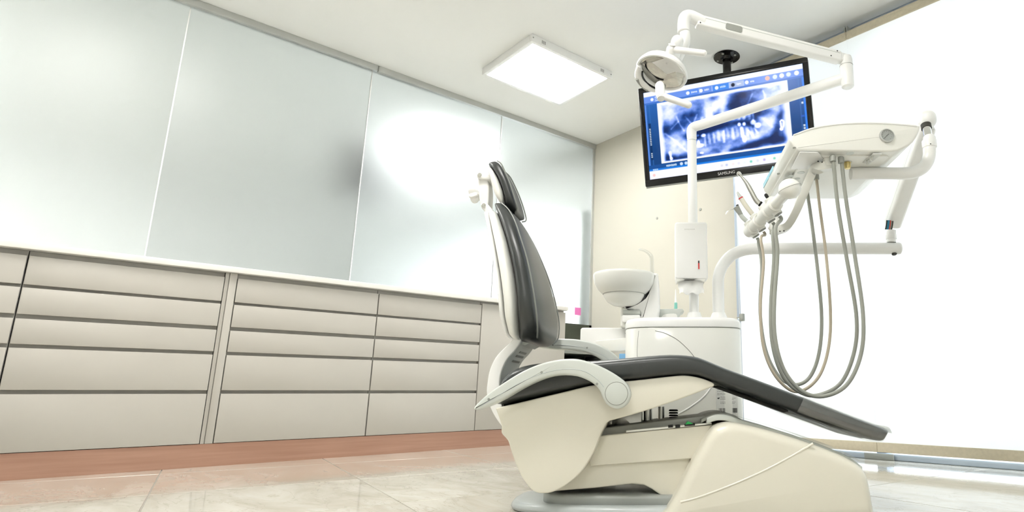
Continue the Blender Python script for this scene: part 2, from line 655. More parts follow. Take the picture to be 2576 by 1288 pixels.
# window frame: aluminium, floor to ceiling
win = bpy.data.objects.new('window_1', None)
COL.objects.link(win)
props(win, 'floor to ceiling aluminium window behind white roller blinds', None, None, 'structure')
struct('window_post', rbox(-2.725, -2.665, 3.60, 3.74, 0.0, HC, 0.006), 'alu', parent=win)
for x in (-1.74, -0.62, 0.55, 1.84):
    struct('window_post', rbox(x, x + 0.06, 3.62, 3.72, 0.036, HC, 0.006), 'alu', parent=win)
struct('window_sill', rbox(-2.665, 1.9, 3.60, 3.74, 0.0, 0.036, 0.006), 'alu', parent=win)
struct('window_head', rbox(-2.665, 1.9, 3.60, 3.74, HC - 0.13, HC, 0.006), 'alu', parent=win)
xs = [-2.665, -1.74, -0.62, 0.55, 1.84]
for a, b in zip(xs[:-1], xs[1:]):
    struct('pane', box(a + 0.0, b, 3.668, 3.676, 0.036, HC - 0.13), 'pane', parent=win)
struct('post_cap', rbox(-1.80, -1.62, 3.585, 3.6, 0.0, 0.036, 0.004), 'shelfgrey', parent=win)

# roller blinds
def blind(x0, x1, label, bracket):
    t = Thing('roller_blind', label, 'blind', ((x0 + x1) / 2, 3.5, 0.05), False, 'white roller blinds on the window')
    t.part('cloth', box(x0, x1, 3.4995, 3.5005, 0.10, 2.705), 'blind')
    t.part('hem_bar', rbox(x0, x1, 3.494, 3.506, 0.051, 0.106, 0.004), 'hem', label='beige hem, cloth with no daylight behind')
    t.part('top_strip', rbox(x0, x1, 3.490, 3.530, 2.676, 2.735, 0.006), 'hem', label='beige top strip, cloth with no daylight behind')  # cloth without backlight, its duller tone put into a separate beige strip
    t.part('roller', capsule((x0 + 0.03, 3.56, 2.74), (x1 - 0.03, 3.56, 2.74), 0.024, 18), 'hem')
    for x in (x0 + 0.008, x1 - 0.008):
        t.part('bracket', rbox(x - 0.004, x + 0.004, 3.49, 3.60, 2.70, 2.775, 0.003), 'rubgrey')
    return t


blind(-2.612, -1.672, 'white roller blind behind the instrument tray, next to the cream wall', 0)
blind(-1.6712, -0.10, 'white roller blind at the right edge of the picture', 1)
blind(-0.09, 1.85, 'added unseen roller blind farthest from the cream wall', 1)  # out of view, added to hold back the direct daylight
kb = Thing('blind_pull', 'small grey blind cord holder on the window post by the cream wall', 'bracket', (-2.63, 3.59, 0.875), False)
kb.part('clip', rbox(-2.602, -2.567, 3.462, 3.488, 0.872, 0.925, 0.006), 'rubgrey')
kb.part('arm', tube([(-2.600, 3.475, 0.90), (-2.628, 3.475, 0.90), (-2.655, 3.52, 0.90), (-2.672, 3.599, 0.90)], 0.004, 8), 'rubgrey')
kb.part('cord', tube([(-2.598, 3.466, 0.92), (-2.598, 3.472, 2.66)], 0.0014, 6), 'bright')

# ------------------------------------------------------------------ glass partition and rail
ys = [-3.15, -1.86, -0.74, 0.375, 1.497, 2.62, 3.66]
gw = bpy.data.objects.new('wall_left', None)
COL.objects.link(gw)
props(gw, 'frosted glass partition of tall panels above the cabinets', None, None, 'structure')
for a, b in zip(ys[:-1], ys[1:]):
    struct('glass_panel', rbox(-4.522, -4.510, a + 0.003, b - 0.003, 1.0 if b > 3.6 else 0.9, 2.775, 0.001), 'frost', parent=gw)
for y in ys[1:-1]:
    struct('joint', box(-4.5235, -4.5085, y - 0.003, y + 0.003, 0.9, 2.775), 'bright', parent=gw)
struct('low_wall', box(-4.56, -4.49, YB, 3.0, 0, 0.9), 'wallwhite', parent=gw)
struct('low_panel', box(-4.56, -4.50, 3.0, YW, 0, 1.0), 'shelfdark', parent=gw)
struct('end_strip', box(-4.53, -4.50, 3.66, YW, 0.0, 2.775), 'railalu', parent=gw)
rl = struct('trim_1', rbox(-4.545, -4.485, YB, 1.526, 2.772, HC, 0.004), 'railalu', 'aluminium ceiling rail holding the frosted glass')
struct('rail_length', rbox(-4.545, -4.485, 1.534, YW, 2.772, HC, 0.004), 'railalu', parent=rl)
struct('rail_joint', box(-4.54, -4.492, 1.522, 1.538, 2.776, HC), 'rubgrey', parent=rl)

# ------------------------------------------------------------------ next room, seen blurred through the glass
w2 = bpy.data.objects.new('window_2', None)
COL.objects.link(w2)
props(w2, 'bright window of the next room behind the frosted glass', None, None, 'structure')
for a, b in ((-5.58, -4.66), (-6.56, -5.64), (-7.55, -6.62)):
    struct('pane', box(a, b, 3.70, 3.72, 0.40, 2.10), 'glow2', parent=w2)
for x in (-7.6, -6.60, -5.62, -4.65):
    struct('window_post', box(x - 0.03, x + 0.03, 3.62, 3.74, 0.35, 2.15), 'bright', parent=w2)


def ceiling_panel(cx, cy, w, l, label, glow='glow'):
    t = Thing('ceiling_light', label, 'ceiling light', (cx, cy, HC), False, 'square ceiling lights')
    z0 = HC - 0.058
    fw = 0.028
    a, b, c, e = cx - w / 2, cx + w / 2, cy - l / 2, cy + l / 2
    fr = t.part('frame', join(rbox(a, a + fw, c, e, z0, HC, 0.003), rbox(b - fw, b, c, e, z0, HC, 0.003), rbox(a + fw, b - fw, c, c + fw, z0, HC, 0.003), rbox(a + fw, b - fw, e - fw, e, z0, HC, 0.003)), 'bright')
    t.part('diffuser', box(a + fw, b - fw, c + fw, e - fw, z0 + 0.004, z0 + 0.012), glow)
    for sy in (c + 0.10, e - 0.10):
        t.part('vent', join(*[box(b, b + 0.0015, sy - 0.016 + k * 0.012, sy - 0.010 + k * 0.012, z0 + 0.016, z0 + 0.040) for k in range(3)]), 'inkgrey', fr)
    for sy in (c + 0.012, e - 0.012):
        t.part('screw', disc((b, sy, z0 + 0.03), (1, 0, 0), 0.005, 0.002, 10), 'rubgrey', fr)
    return t


ceiling_panel(-3.625, 2.475, 0.67, 0.74, 'square lit ceiling panel in view, above the frosted glass corner')
ceiling_panel(-1.05, 0.35, 0.67, 0.74, 'added fill light panel over the camera, outside the picture')  # unseen panel, added to light the room evenly
ceiling_panel(-3.4, 0.05, 0.67, 0.74, 'added fill light panel over the left cabinets, outside the picture')  # unseen panel, added to brighten the left end of the row
ceiling_panel(1.1, -1.6, 0.67, 0.74, 'added fill light panel behind the camera, outside the picture')  # unseen panel, added as fill from behind the camera
ceiling_panel(-5.60, 2.65, 0.62, 0.62, 'lit ceiling panel of the next room, a bright blur through the glass', 'glow3')
ceiling_panel(-5.9, -1.3, 0.9, 0.9, 'added fill light panel at the near end of the next room, out of view', 'glow3')  # unseen panel, added so the frosted glass looks brighter
ceiling_panel(-5.9, -2.6, 0.9, 0.9, 'added fill light panel deeper in the next room, out of view', 'glow3')  # also added out of view, to light the next room's far wall
tv2 = Thing('hanging_screen', 'dark screen hanging in the next room, a grey blur through the glass', 'screen', (-5.75, 1.90, 2.2), False)
tv2.part('body', rbox(-5.80, -5.72, 1.62, 2.34, 2.16, 2.62, 0.01), 'blackmatt')
tv2.part('pole', tube([(-5.76, 1.90, 2.64), (-5.76, 1.90, HC)], 0.03, 12), 'blackmatt')
cb2 = Thing('tall_cupboard', 'grey tall cupboard in the next room, a dull band through the glass', 'cupboard', (-6.9, 2.5, 0), False)
cb2.part('body', rbox(-7.3, -6.75, 2.15, 3.05, 0, 2.25, 0.01), 'rubgrey')
cb2.part('door', rbox(-6.75, -6.735, 2.17, 3.03, 0.08, 2.22, 0.005), 'shelfgrey')

# ------------------------------------------------------------------ cabinets on the left
ROWS = [(0.882, 1.018), (0.743, 0.867), (0.605, 0.722), (0.397, 0.587), (0.120, 0.378)]
DEPTHX = XG + 0.04


def drawer_cabinet(y0, y1, label, group='drawer cabinets along the glass'):
    t = Thing('drawer_cabinet', label, 'cabinet', (XC - 0.2, (y0 + y1) / 2, 0.118), False, group)
    t.part('carcass', box(DEPTHX, XC - 0.028, y0, y1, 0.118, 1.045), 'cabin')
    for a, b in ROWS:
        d = t.part('drawer', slab(rrect(y0 + 0.002, y1 - 0.002, a, b, 0.002, 2), XC - 0.028, XC, 0.0015, 2, 'x'), 'cab')
    return t


drawer_cabinet(-0.845, -0.080, 'five-drawer cabinet farthest left, at the edge of the picture')
drawer_cabinet(-0.077, 0.702, 'five-drawer cabinet left of the narrow filler strip')
drawer_cabinet(0.762, 1.551, 'widest-looking five-drawer cabinet, right of the narrow filler strip')
drawer_cabinet(1.554, 2.304, 'five-drawer cabinet beside the plain door, left of the chair back')
f = Thing('filler_strip', 'narrow plain filler strip between two drawer cabinets', 'cabinet strip', (XC - 0.05, 0.732, 0.118), False)
f.part('post', slab(rrect(0.724, 0.759, 0.118, 1.045, 0.001, 2), XC - 0.40, XC, 0.001, 2, 'x'), 'cab')
f.part('groove', box(XC - 0.40, XC - 0.006, 0.7045, 0.7215, 0.118, 1.045), 'cab')
dc = Thing('door_cabinet', 'plain taupe door cabinet behind the chair back, at the end of the row', 'cabinet', (XC - 0.2, 2.7, 0.118), False)
dc.part('carcass', box(DEPTHX, XC - 0.028, 2.307, 3.076, 0.118, 1.045), 'cab')
dc.part('door', slab(rrect(2.308, 3.076, 0.120, 1.030, 0.002, 2), XC - 0.027, XC, 0.0015, 2, 'x'), 'cab')
single('countertop', rbox(DEPTHX, XC + 0.022, -3.1, 3.085, 1.046, 1.078, 0.003), 'counter', 'long pale worktop over the drawer cabinets', 'worktop')
drawer_cabinet(-1.62, -0.85, 'five-drawer cabinet outside the picture on the left')
drawer_cabinet(-2.40, -1.63, 'five-drawer cabinet at the far left end of the row, out of view')
single('plinth', box(DEPTHX, XC - 0.004, -3.1, 3.076, 0.0, 0.117), 'toe', 'rosewood coloured plinth under the drawer cabinets', 'plinth')

# things at the end of the row
cb = Thing('small_dispenser', 'small white box on a dark foot at the end of the worktop', 'dispenser', (-4.20, 2.99, 1.078), False)
cb.part('foot', rbox(-4.22, -4.18, 2.975, 3.01, 1.078, 1.10, 0.004), 'rubgrey')
cb.part('body', rbox(-4.245, -4.155, 2.95, 3.055, 1.10, 1.165, 0.008), 'bright')
single('sticky_note', box(-4.5095, -4.5075, 3.49, 3.56, 1.085, 1.155), 'pink', 'pink sticky note on the frosted glass by the corner', 'sticky note')
cs = Thing('corner_shelf', 'dark open shelf in the gap between cabinets and cream wall', 'shelf', (-4.3, 3.36, 0), False)
cs.part('back_panel', rbox(-4.495, -4.478, 3.085, 3.60, 0.0, 0.985, 0.003), 'shelfdark')
cs.part('shelf_board', rbox(-4.478, -4.13, 3.085, 3.62, 0.70, 0.735, 0.003), 'shelfgrey')
cs.part('side_panel', rbox(-4.478, -4.13, 3.60, 3.62, 0.0, 0.70, 0.003), 'shelfgrey')
random.seed(4)
bn = Thing('waste_bin', 'waste bin lined with a crumpled black bag under the corner shelf', 'bin', (-4.28, 3.36, 0), False)
bn.part('bucket', lathe([(0.14, 0), (0.17, 0.55), (0.16, 0.55), (0.13, 0.02)], 24, (-4.28, 3.34, 0)), 'rubgrey')
rg = []
for k, (r_, z_) in enumerate(((0.165, 0.40), (0.178, 0.52), (0.182, 0.60), (0.172, 0.645), (0.155, 0.62), (0.15, 0.5))):
    rg.append([(-4.28 + (r_ + random.uniform(-.012, .012)) * math.cos(2 * math.pi * j / 26), 3.34 + (r_ + random.uniform(-.012, .012)) * math.sin(2 * math.pi * j / 26), z_ + random.uniform(-.02, .02)) for j in range(26)])
bn.part('bag', loft(rg, False), 'bag', sharp=20)

# ribbed radiator on the cream wall behind the unit
rd = Thing('radiator', 'white ribbed radiator on the cream wall behind the dental unit', 'radiator', (-3.6, 3.62, 0.08), False)
for k in range(16):
    y_ = -4.05 + k * 0.045
    rd.part('rib', rbox(y_, y_ + 0.030, 3.58, 3.66, 0.10, 0.655, 0.012), 'white')
rd.part('header', join(capsule((-4.04, 3.63, 0.14), (-3.36, 3.63, 0.14), 0.014, 10), capsule((-4.04, 3.63, 0.61), (-3.36, 3.63, 0.61), 0.014, 10)), 'white')
rd.part('foot', join(rbox(-4.03, -3.99, 3.60, YW, 0.0, 0.11, 0.004), rbox(-3.42, -3.38, 3.60, YW, 0.0, 0.11, 0.004)), 'white')

# ================================================================== dental chair  (right, forward, up)
DC = 2.30                                    # centre line of the chair
CH = Thing('dental_chair', 'charcoal dental chair with ivory shells, upright back and long legrest', 'dental chair', (0.1, DC, 0.0))


def plate_outline(x0, x1, hy, n=40, p=3.2):
    cx, ax = (x0 + x1) / 2, (x1 - x0) / 2
    out = []
    for i in range(n):
        q = 2 * math.pi * i / n
        c, s = math.cos(q), math.sin(q)
        out.append((cx + ax * math.copysign(abs(c) ** (2 / p), c), DC + hy * math.copysign(abs(s) ** (2 / p), s)))
    return out


CH.part('base_plate', slab(plate_outline(-0.500, 0.60, 0.225), 0.0, 0.030, 0.012, 4, 'z', 0.018), 'plate')
CH.part('base_step', slab(plate_outline(-0.385, 0.30, 0.185, p=5), 0.028, 0.058, 0.004, 3, 'z', 0.010), 'step')

# foot cover: the big ivory housing on the right
cover = [(1812, 1066), (1836, 1062), (1880, 1069), (1960, 1090), (2040, 1116), (2110, 1143), (2150, 1165), (2172, 1187), (2183, 1222), (2190, 1262)]
cp = cr(prof(cover, 2.06), 5)
cp += [(pp(2194, 1288, 2.06)[0] + 0.003, 0.0), (pp(1650, 1288, 2.06)[0] + 0.0, 0.0)]
cp += cr(prof([(1672, 1288), (1703, 1238), (1742, 1160), (1782, 1090), (1797, 1072)], 2.06), 4)[1:]
cv = CH.part('foot_cover', slab(cp, 2.025, 2.575, 0.032, 6), 'ivory', sharp=50)
ridge = [pp(x, y, 2.0275) for x, y in ((1712, 1263), (1760, 1250), (1850, 1216), (1930, 1180), (1990, 1148), (2045, 1116))]
CH.part('moulded_line', tube(cr(ridge, 6), [0.0042] * 31, 12), 'ivory', cv)
lip = cr(prof([(1778, 1052), (1800, 1043), (1830, 1044), (1870, 1058), (1950, 1080), (2050, 1113), (2130, 1147), (2170, 1174)], 2.10), 4)
lip2 = lip + [(a, b - 0.02) for a, b in reversed(lip)]
CH.part('cover_lip', slab(lip2, 2.10, 2.50, 0.004, 3), 'armgrey', cv, 'thin grey edge along the top of the cover')
knk = cr(prof([(1765, 1056), (1785, 1046), (1812, 1040), (1840, 1042), (1868, 1056)], 2.10), 4)
CH.part('cover_tongue', slab(knk + [(a, b - 0.012) for a, b in reversed(knk)], 2.12, 2.48, 0.003, 3), 'rubgrey', cv)
flm = lip[10:27]
CH.part('cover_film', loft([[(a + 0.002, y, b + 0.007) for a, b in flm] + [(a + 0.002, y, b + 0.0062) for a, b in reversed(flm)] for y in (2.07, 2.3, 2.52)], False), 'film', cv)

# lift arm between the base and the seat
up_ = prof([(1500, 1093), (1640, 1081), (1800, 1066), (1780, 1105), (1738, 1190), (1700, 1262), (1600, 1236), (1470, 1240), (1455, 1190)], 2.13)
la = prof([(1478, 1100), (1640, 1083), (1800, 1068), (1765, 1130), (1742, 1154), (1620, 1163), (1486, 1172), (1478, 1150)], 2.13)
lb = prof([(1470, 1150), (1742, 1130), (1735, 1165), (1700, 1238), (1686, 1262), (1640, 1230), (1620, 1220), (1590, 1217), (1500, 1227), (1390, 1236), (1400, 1180)], 2.15)
CH.part('lift_arm_panel', slab(la, 2.128, 2.472, 0.004, 3), 'ivory')
CH.part('lift_arm', slab(lb, 2.145, 2.455, 0.006, 3), 'ivory')
tr = prof([(1518, 1078), (1640, 1062), (1780, 1046), (1815, 1040), (1815, 1056), (1780, 1066), (1640, 1083), (1510, 1098)], 2.16)
rail = CH.part('lift_rail', slab(tr, 2.17, 2.43, 0.004, 3), 'rubgrey')
CH.part('rail_edge', slab(prof([(1575, 1083), (1640, 1077), (1790, 1063), (1790, 1067), (1640, 1082), (1575, 1088)], 2.125), 2.122, 2.15, 0.001, 2), 'white', rail)
for x in (1687, 1705):
    CH.part('button', slab(prof([(x - 6, 1070), (x + 6, 1069), (x + 6, 1075), (x - 6, 1076)], 2.12), 2.116, 2.15, 0.001, 2), 'blackmatt', rail)
sw = CH.part('switch_base', slab(prof([(1722, 1068), (1748, 1065), (1748, 1070), (1722, 1072)], 2.12), 2.112, 2.15, 0.001, 2), 'blackmatt', rail)
CH.part('rocker', slab(prof([(1724, 1068), (1730, 1059), (1744, 1066)], 2.115), 2.112, 2.15, 0.0008, 2), 'green', rail, 'green rocker switch')
# the works seen in the slot under the seat
CH.part('hydraulic_block', join(rbox(-0.16, -0.05, 2.30, 2.40, 0.24, 0.335, 0.004), tube([(-0.03, 2.36, 0.26), (-0.03, 2.36, 0.335)], 0.016, 12), tube([(0.02, 2.36, 0.26), (0.02, 2.36, 0.335)], 0.012, 12)), 'satin')
CH.part('rubber_boot', join(*[disc((0.065, 2.34, 0.292 + k * 0.009), (0, 0, 1), 0.017, 0.006, 14) for k in range(4)]), 'blackmatt')

# seat shell
ss = cr(prof([(1251, 1026), (1300, 1015), (1400, 991), (1505, 967), (1600, 957), (1680, 948), (1722, 945), (1760, 951), (1788, 961)], 2.09), 5)
ss += prof([(1795, 966), (1794, 972)], 2.09)
ss += cr(prof([(1740, 993), (1690, 1011), (1620, 1034), (1560, 1051), (1534, 1058)], 2.09), 4)
ss += cr(prof([(1527, 1063), (1512, 1092), (1496, 1134), (1470, 1178), (1440, 1208), (1405, 1230), (1375, 1238), (1345, 1232), (1318, 1200), (1296, 1150), (1284, 1112), (1278, 1102), (1266, 1088), (1266, 1070), (1258, 1045)], 2.09), 4)
CH.part('seat_shell', slab(ss, 2.065, 2.535, 0.005, 3), 'ivory', sharp=45)

# seat and legrest cushion, sleeve on its foot end
SEATST = [((1247, 1018), (1250, 990), 0.215), ((1262, 1019), (1258, 955), 0.24), ((1290, 1013), (1290, 925), 0.252), ((1345, 1000), (1345, 911), 0.255), ((1420, 983), (1420, 907), 0.255), ((1505, 965), (1500, 904), 0.255),
          ((1600, 957), (1600, 895), 0.255), ((1680, 947), (1685, 889), 0.255), ((1730, 944), (1745, 893), 0.255), ((1765, 950), (1780, 904), 0.255), ((1810, 966), (1828, 924), 0.255), ((1890, 997), (1908, 953), 0.25),
          ((1975, 1029), (1995, 986), 0.245), ((2060, 1060), (2080, 1019), 0.24), ((2140, 1088), (2158, 1049), 0.235), ((2200, 1108), (2220, 1072), 0.228), ((2220, 1112), (2238, 1081), 0.22)]


def cushion(stations, t0, t1, hwk, n=40, pw=0.30, pt=0.42, bow=0.0, yc=None):
    rings = []
    for (B, S, hw) in stations:
        dn = DC - hw
        b, s = np.array(pp(*B, dn))[[0, 2]], np.array(pp(*S, dn))[[0, 2]]
        ring = []
        for j in range(n):
            q = 2 * math.pi * (j + 0.5) / n
            c, si = math.cos(q), math.sin(q)
            w = math.copysign(abs(c) ** pw, c)
            t = 0.5 + 0.5 * math.copysign(abs(si) ** pt, si)
            tt = t0 + (t1 - t0) * t
            if t > 0.5:
                tt += bow * (1 - w * w) * (t - 0.5)
            x, z = b + (s - b) * tt
            ring.append((x, DC + w * hw * hwk, z))
        rings.append(ring)
    return rings


def round_ends(rings, p0, p1):
    def shrink(r, k, push):
        c = np.mean(np.array(r), 0)
        return [tuple(c + (np.array(p) - c) * k + push) for p in r]
    d0 = np.mean(np.array(rings[0]), 0) - np.mean(np.array(rings[1]), 0)
    d1 = np.mean(np.array(rings[-1]), 0) - np.mean(np.array(rings[-2]), 0)
    d0, d1 = d0 / np.linalg.norm(d0), d1 / np.linalg.norm(d1)
    return [shrink(rings[0], 0.4, d0 * p0), shrink(rings[0], 0.78, d0 * p0 * 0.7)] + rings + [shrink(rings[-1], 0.78, d1 * p1 * 0.7), shrink(rings[-1], 0.4, d1 * p1)]


def dense(st, n=3):
    flat = cr([(*B, *S, hw) for B, S, hw in st], n)
    return [((f_[0], f_[1]), (f_[2], f_[3]), f_[4]) for f_ in flat]


SD = dense(SEATST, 3)
CH.part('seat_cushion', loft(round_ends(cushion(SD, 0, 1, 1.0), 0.006, 0.008)), 'vinyl', sharp=70)
fs = [s_ for s_ in SD if s_[1][0] >= 1998]
CH.part('foot_sleeve', loft(cushion(fs, -0.10, 1.05, 1.02), False), 'film', None, 'clear plastic sleeve over the foot end', sharp=70)
q0, q1 = pp(2228, 1072, 2.08), pp(2247, 1090, 2.08)
fl = cr([(q0[0], q0[2]), ((q0[0] + q1[0]) / 2 + 0.004, (q0[2] + q1[2]) / 2 + 0.006), (q1[0], q1[2])], 6)
CH.part('sleeve_flap', loft([[(a, y, b) for a, b in fl] + [(a - 0.0006, y, b - 0.0006) for a, b in reversed(fl)] for y in (2.09, 2.20, 2.32, 2.45)], False), 'film')
fb = [pp(x, y, 2.10) for x, y in ((2030, 1048), (2055, 1060), (2075, 1070), (2092, 1080))]
CH.part('loose_film', loft([[(p[0], y, p[2] + 0.002 * i) for i, p in enumerate(fb)] + [(p[0], y, p[2] - 0.006 + 0.002 * i) for i, p in reversed(list(enumerate(fb)))] for y in (2.10, 2.101, 2.14)], False), 'film')
# support rails under the legrest
CH.part('legrest_rail', slab(prof([(1790, 972), (1806, 970), (1990, 1030), (1984, 1037), (1976, 1038)], 2.10), 2.12, 2.15, 0.001, 2), 'blackmatt')
CH.part('legrest_frame', slab(prof([(1800, 966), (1812, 964), (2215, 1106), (2180, 1106), (1990, 1037)], 2.10), 2.16, 2.44, 0.002, 2), 'rubgrey')


# backrest: lofted cushion, shell and piping
def backrest(stations, t0, t1, hwk, dsel=None, ends=True, n=36, bow=0.0):
    rings = []
    for (B, S, hw) in stations:
        hw_ = hw * hwk
        dn = DC - hw
        b, s = np.array(pp(*B, dn))[[0, 2]], np.array(pp(*S, dn))[[0, 2]]
        ring = []
        for j in range(n):
            q = 2 * math.pi * j / n
            c, si = math.cos(q), math.sin(q)
            w = math.copysign(abs(c) ** 0.42, c)
            t = 0.5 + 0.5 * math.copysign(abs(si) ** 0.62, si)
            tt = t0 + (t1 - t0) * t
            if t > 0.5:
                tt += bow * (1 - w * w) * (t - 0.5)
            x, z = b + (s - b) * tt
            ring.append((x, DC + w * hw_, z))
        rings.append(ring)
    if ends:
        def shrink(r, k, push):
            c = np.mean(np.array(r), 0)
            return [tuple(c + (np.array(p) - c) * k + push) for p in r]
        d0 = np.mean(np.array(rings[0]), 0) - np.mean(np.array(rings[1]), 0)
        d1 = np.mean(np.array(rings[-1]), 0) - np.mean(np.array(rings[-2]), 0)
        d0, d1 = d0 / np.linalg.norm(d0), d1 / np.linalg.norm(d1)
        rings = [shrink(rings[0], 0.45, d0 * 0.016), shrink(rings[0], 0.80, d0 * 0.011)] + rings + [shrink(rings[-1], 0.80, d1 * 0.008), shrink(rings[-1], 0.45, d1 * 0.012)]
    return rings


BACK = dense([((1298, 846), (1352, 850), 0.175), ((1295, 815), (1353, 822), 0.235), ((1292, 765), (1348, 770), 0.268), ((1287, 705), (1338, 708), 0.262), ((1278, 650), (1326, 650), 0.245),
              ((1267, 600), (1311, 600), 0.220), ((1253, 553), (1296, 555), 0.178), ((1243, 525), (1280, 526), 0.135), ((1240, 512), (1262, 510), 0.095)])
bc = CH.part('backrest_cushion', loft(backrest(BACK, 0.0, 1.0, 1.0, bow=0.25)), 'vinyl', sharp=70)


def seam(st, side, k=0.955, t=0.96):
    pts = []
    for B, S, hw in st:
        dn = DC - hw
        b, s = np.array(pp(*B, dn))[[0, 2]], np.array(pp(*S, dn))[[0, 2]]
        x, z = b + (s - b) * t
        pts.append((x, DC + side * hw * k, z))
    return tube(pts, 0.0028, 8)


for sd in (-1, 1):
    CH.part('piping', seam(BACK, sd), 'piping', bc)
SHELL = dense([((1274, 838), (1300, 842), 0.21), ((1262, 795), (1298, 800), 0.245), ((1257, 745), (1296, 750), 0.255), ((1250, 690), (1290, 695), 0.25), ((1242, 640), (1281, 645), 0.235),
               ((1233, 590), (1270, 595), 0.205), ((1225, 545), (1254, 548), 0.165), ((1223, 532), (1247, 530), 0.135)])
sh = CH.part('backrest_shell', loft(backrest(SHELL, 0.0, 1.0, 1.0)), 'white', sharp=60)
FIN = [((B[0] - 9, B[1]), (B[0] + 6, B[1]), hw * 0.93) for B, S, hw in SHELL]
CH.part('rear_fin', loft(backrest(FIN, 0.0, 1.0, 1.0)), 'bright', sh, sharp=60)

# curved steel arm that carries the back
outer = [(1296, 838), (1290, 858), (1270, 878), (1250, 900), (1236, 930), (1230, 960), (1228, 990), (1236, 1022), (1250, 1050), (1268, 1075)]
inner = [(1300, 1060), (1272, 1030), (1262, 995), (1260, 960), (1266, 930), (1280, 902), (1298, 882), (1312, 862), (1318, 842)]
ba = CH.part('back_arm', slab(cr(prof(outer, 2.19), 4) + cr(prof(inner, 2.19), 4), 2.17, 2.42, 0.004, 3), 'bright')
ip = prof(inner, 2.19)
CH.part('inner_cover', loft([[(a + 0.001, y, b) for a, b in cr(ip[1:-1], 3)] + [(a - 0.006, y, b) for a, b in reversed(cr(ip[1:-1], 3))] for y in (2.18, 2.41)]), 'armgrey', ba)
for k, (x, y) in enumerate(((1302, 874), (1297, 883), (1289, 893), (1279, 906))):
    a = pp(x, y, 2.19)
    CH.part('slot', xf(box(-0.0015, 0.0015, 2.25, 2.36, -0.004, 0.004), Matrix.Translation((a[0] + 0.001, 0, a[2])) @ Matrix.Rotation(0.8, 4, 'Y')), 'rubgrey', ba)
CH.part('back_socket', slab(prof([(1300, 838), (1332, 846), (1333, 862), (1318, 870), (1296, 860)], 2.2), 2.20, 2.40, 0.004, 3), 'armgrey')

# headrest
HEAD = dense([((1267, 512), (1297, 536), 0.066), ((1266, 498), (1302, 525), 0.085), ((1262, 480), (1295, 498), 0.095), ((1253, 452), (1284, 464), 0.095), ((1243, 432), (1273, 436), 0.09), ((1231, 416), (1262, 412), 0.078), ((1226, 411), (1252, 404), 0.062)])
hc = CH.part('headrest_cushion', loft(backrest(HEAD, 0.0, 1.0, 1.0, bow=-0.35)), 'vinyl', sharp=70)
for sd in (-1, 1):
    CH.part('piping', seam(HEAD, sd), 'piping', hc)
HSH = dense([((1256, 508), (1266, 512), 0.07), ((1246, 494), (1264, 492), 0.085), ((1238, 478), (1261, 476), 0.09), ((1230, 450), (1252, 450), 0.09), ((1225, 430), (1242, 430), 0.085), ((1223, 419), (1233, 418), 0.07)])
CH.part('headrest_shell', loft(backrest(HSH, 0, 1, 1.0)), 'white', sharp=60)
br = CH.part('headrest_bracket', join(
    slab(cr(prof([(1203, 448), (1216, 446), (1226, 452), (1230, 470), (1230, 500), (1226, 524), (1212, 522), (1206, 500), (1204, 470)], 2.27), 3, True), 2.265, 2.335, 0.006, 3),
    slab(cr(prof([(1199, 440), (1204, 433), (1214, 434), (1232, 440), (1232, 450), (1212, 450), (1202, 449)], 2.25), 3, True), 2.25, 2.35, 0.005, 3),
    slab(cr(prof([(1210, 512), (1222, 510), (1240, 530), (1234, 545), (1212, 524)], 2.25), 3, True), 2.25, 2.35, 0.005, 3)), 'bright')
for x, y in ((1207, 441), (1217, 517)):
    a = pp(x, y, 2.25)
    c_ = CH.part('hinge_cap', lathe([(0.0085, 0), (0.0085, 0.003), (0.006, 0.005)], 16, (a[0], 2.246, a[2]), (0, -1, 0)), 'satin', br)
kn = []
a = pp(1193, 490, 2.30)
for i in range(7):
    z_ = -0.016 + 0.032 * i / 6
    k_ = 1.0 - 0.35 * abs(z_ / 0.016) ** 3
    kn.append([((0.030 + 0.006 * math.cos(6 * 2 * math.pi * j / 48)) * k_ * math.cos(2 * math.pi * j / 48), (0.030 + 0.006 * math.cos(6 * 2 * math.pi * j / 48)) * k_ * math.sin(2 * math.pi * j / 48), z_) for j in range(48)])
CH.part('knob', xf(loft(kn), Matrix.Translation(a) @ Matrix.Rotation(math.radians(78), 4, 'Y')), 'bright', br)
CH.part('knob_stem', tube([a, pp(1208, 487, 2.30)], 0.009, 12), 'bright', br)

# armrests
arm = [(1197, 1023), (1230, 991), (1270, 963), (1320, 933), (1370, 913), (1420, 904), (1460, 905), (1500, 917), (1540, 937), (1574, 962), (1587, 987), (1583, 1009), (1569, 1024), (1550, 1028), (1530, 1019), (1517, 1001), (1511, 985),
       (1498, 969), (1476, 955), (1448, 946), (1410, 944), (1370, 952), (1320, 974), (1270, 1003), (1232, 1021), (1203, 1031)]
ap = cr(prof(arm, 1.985), 4, True)
hub = pp(1551, 990, 1.97)


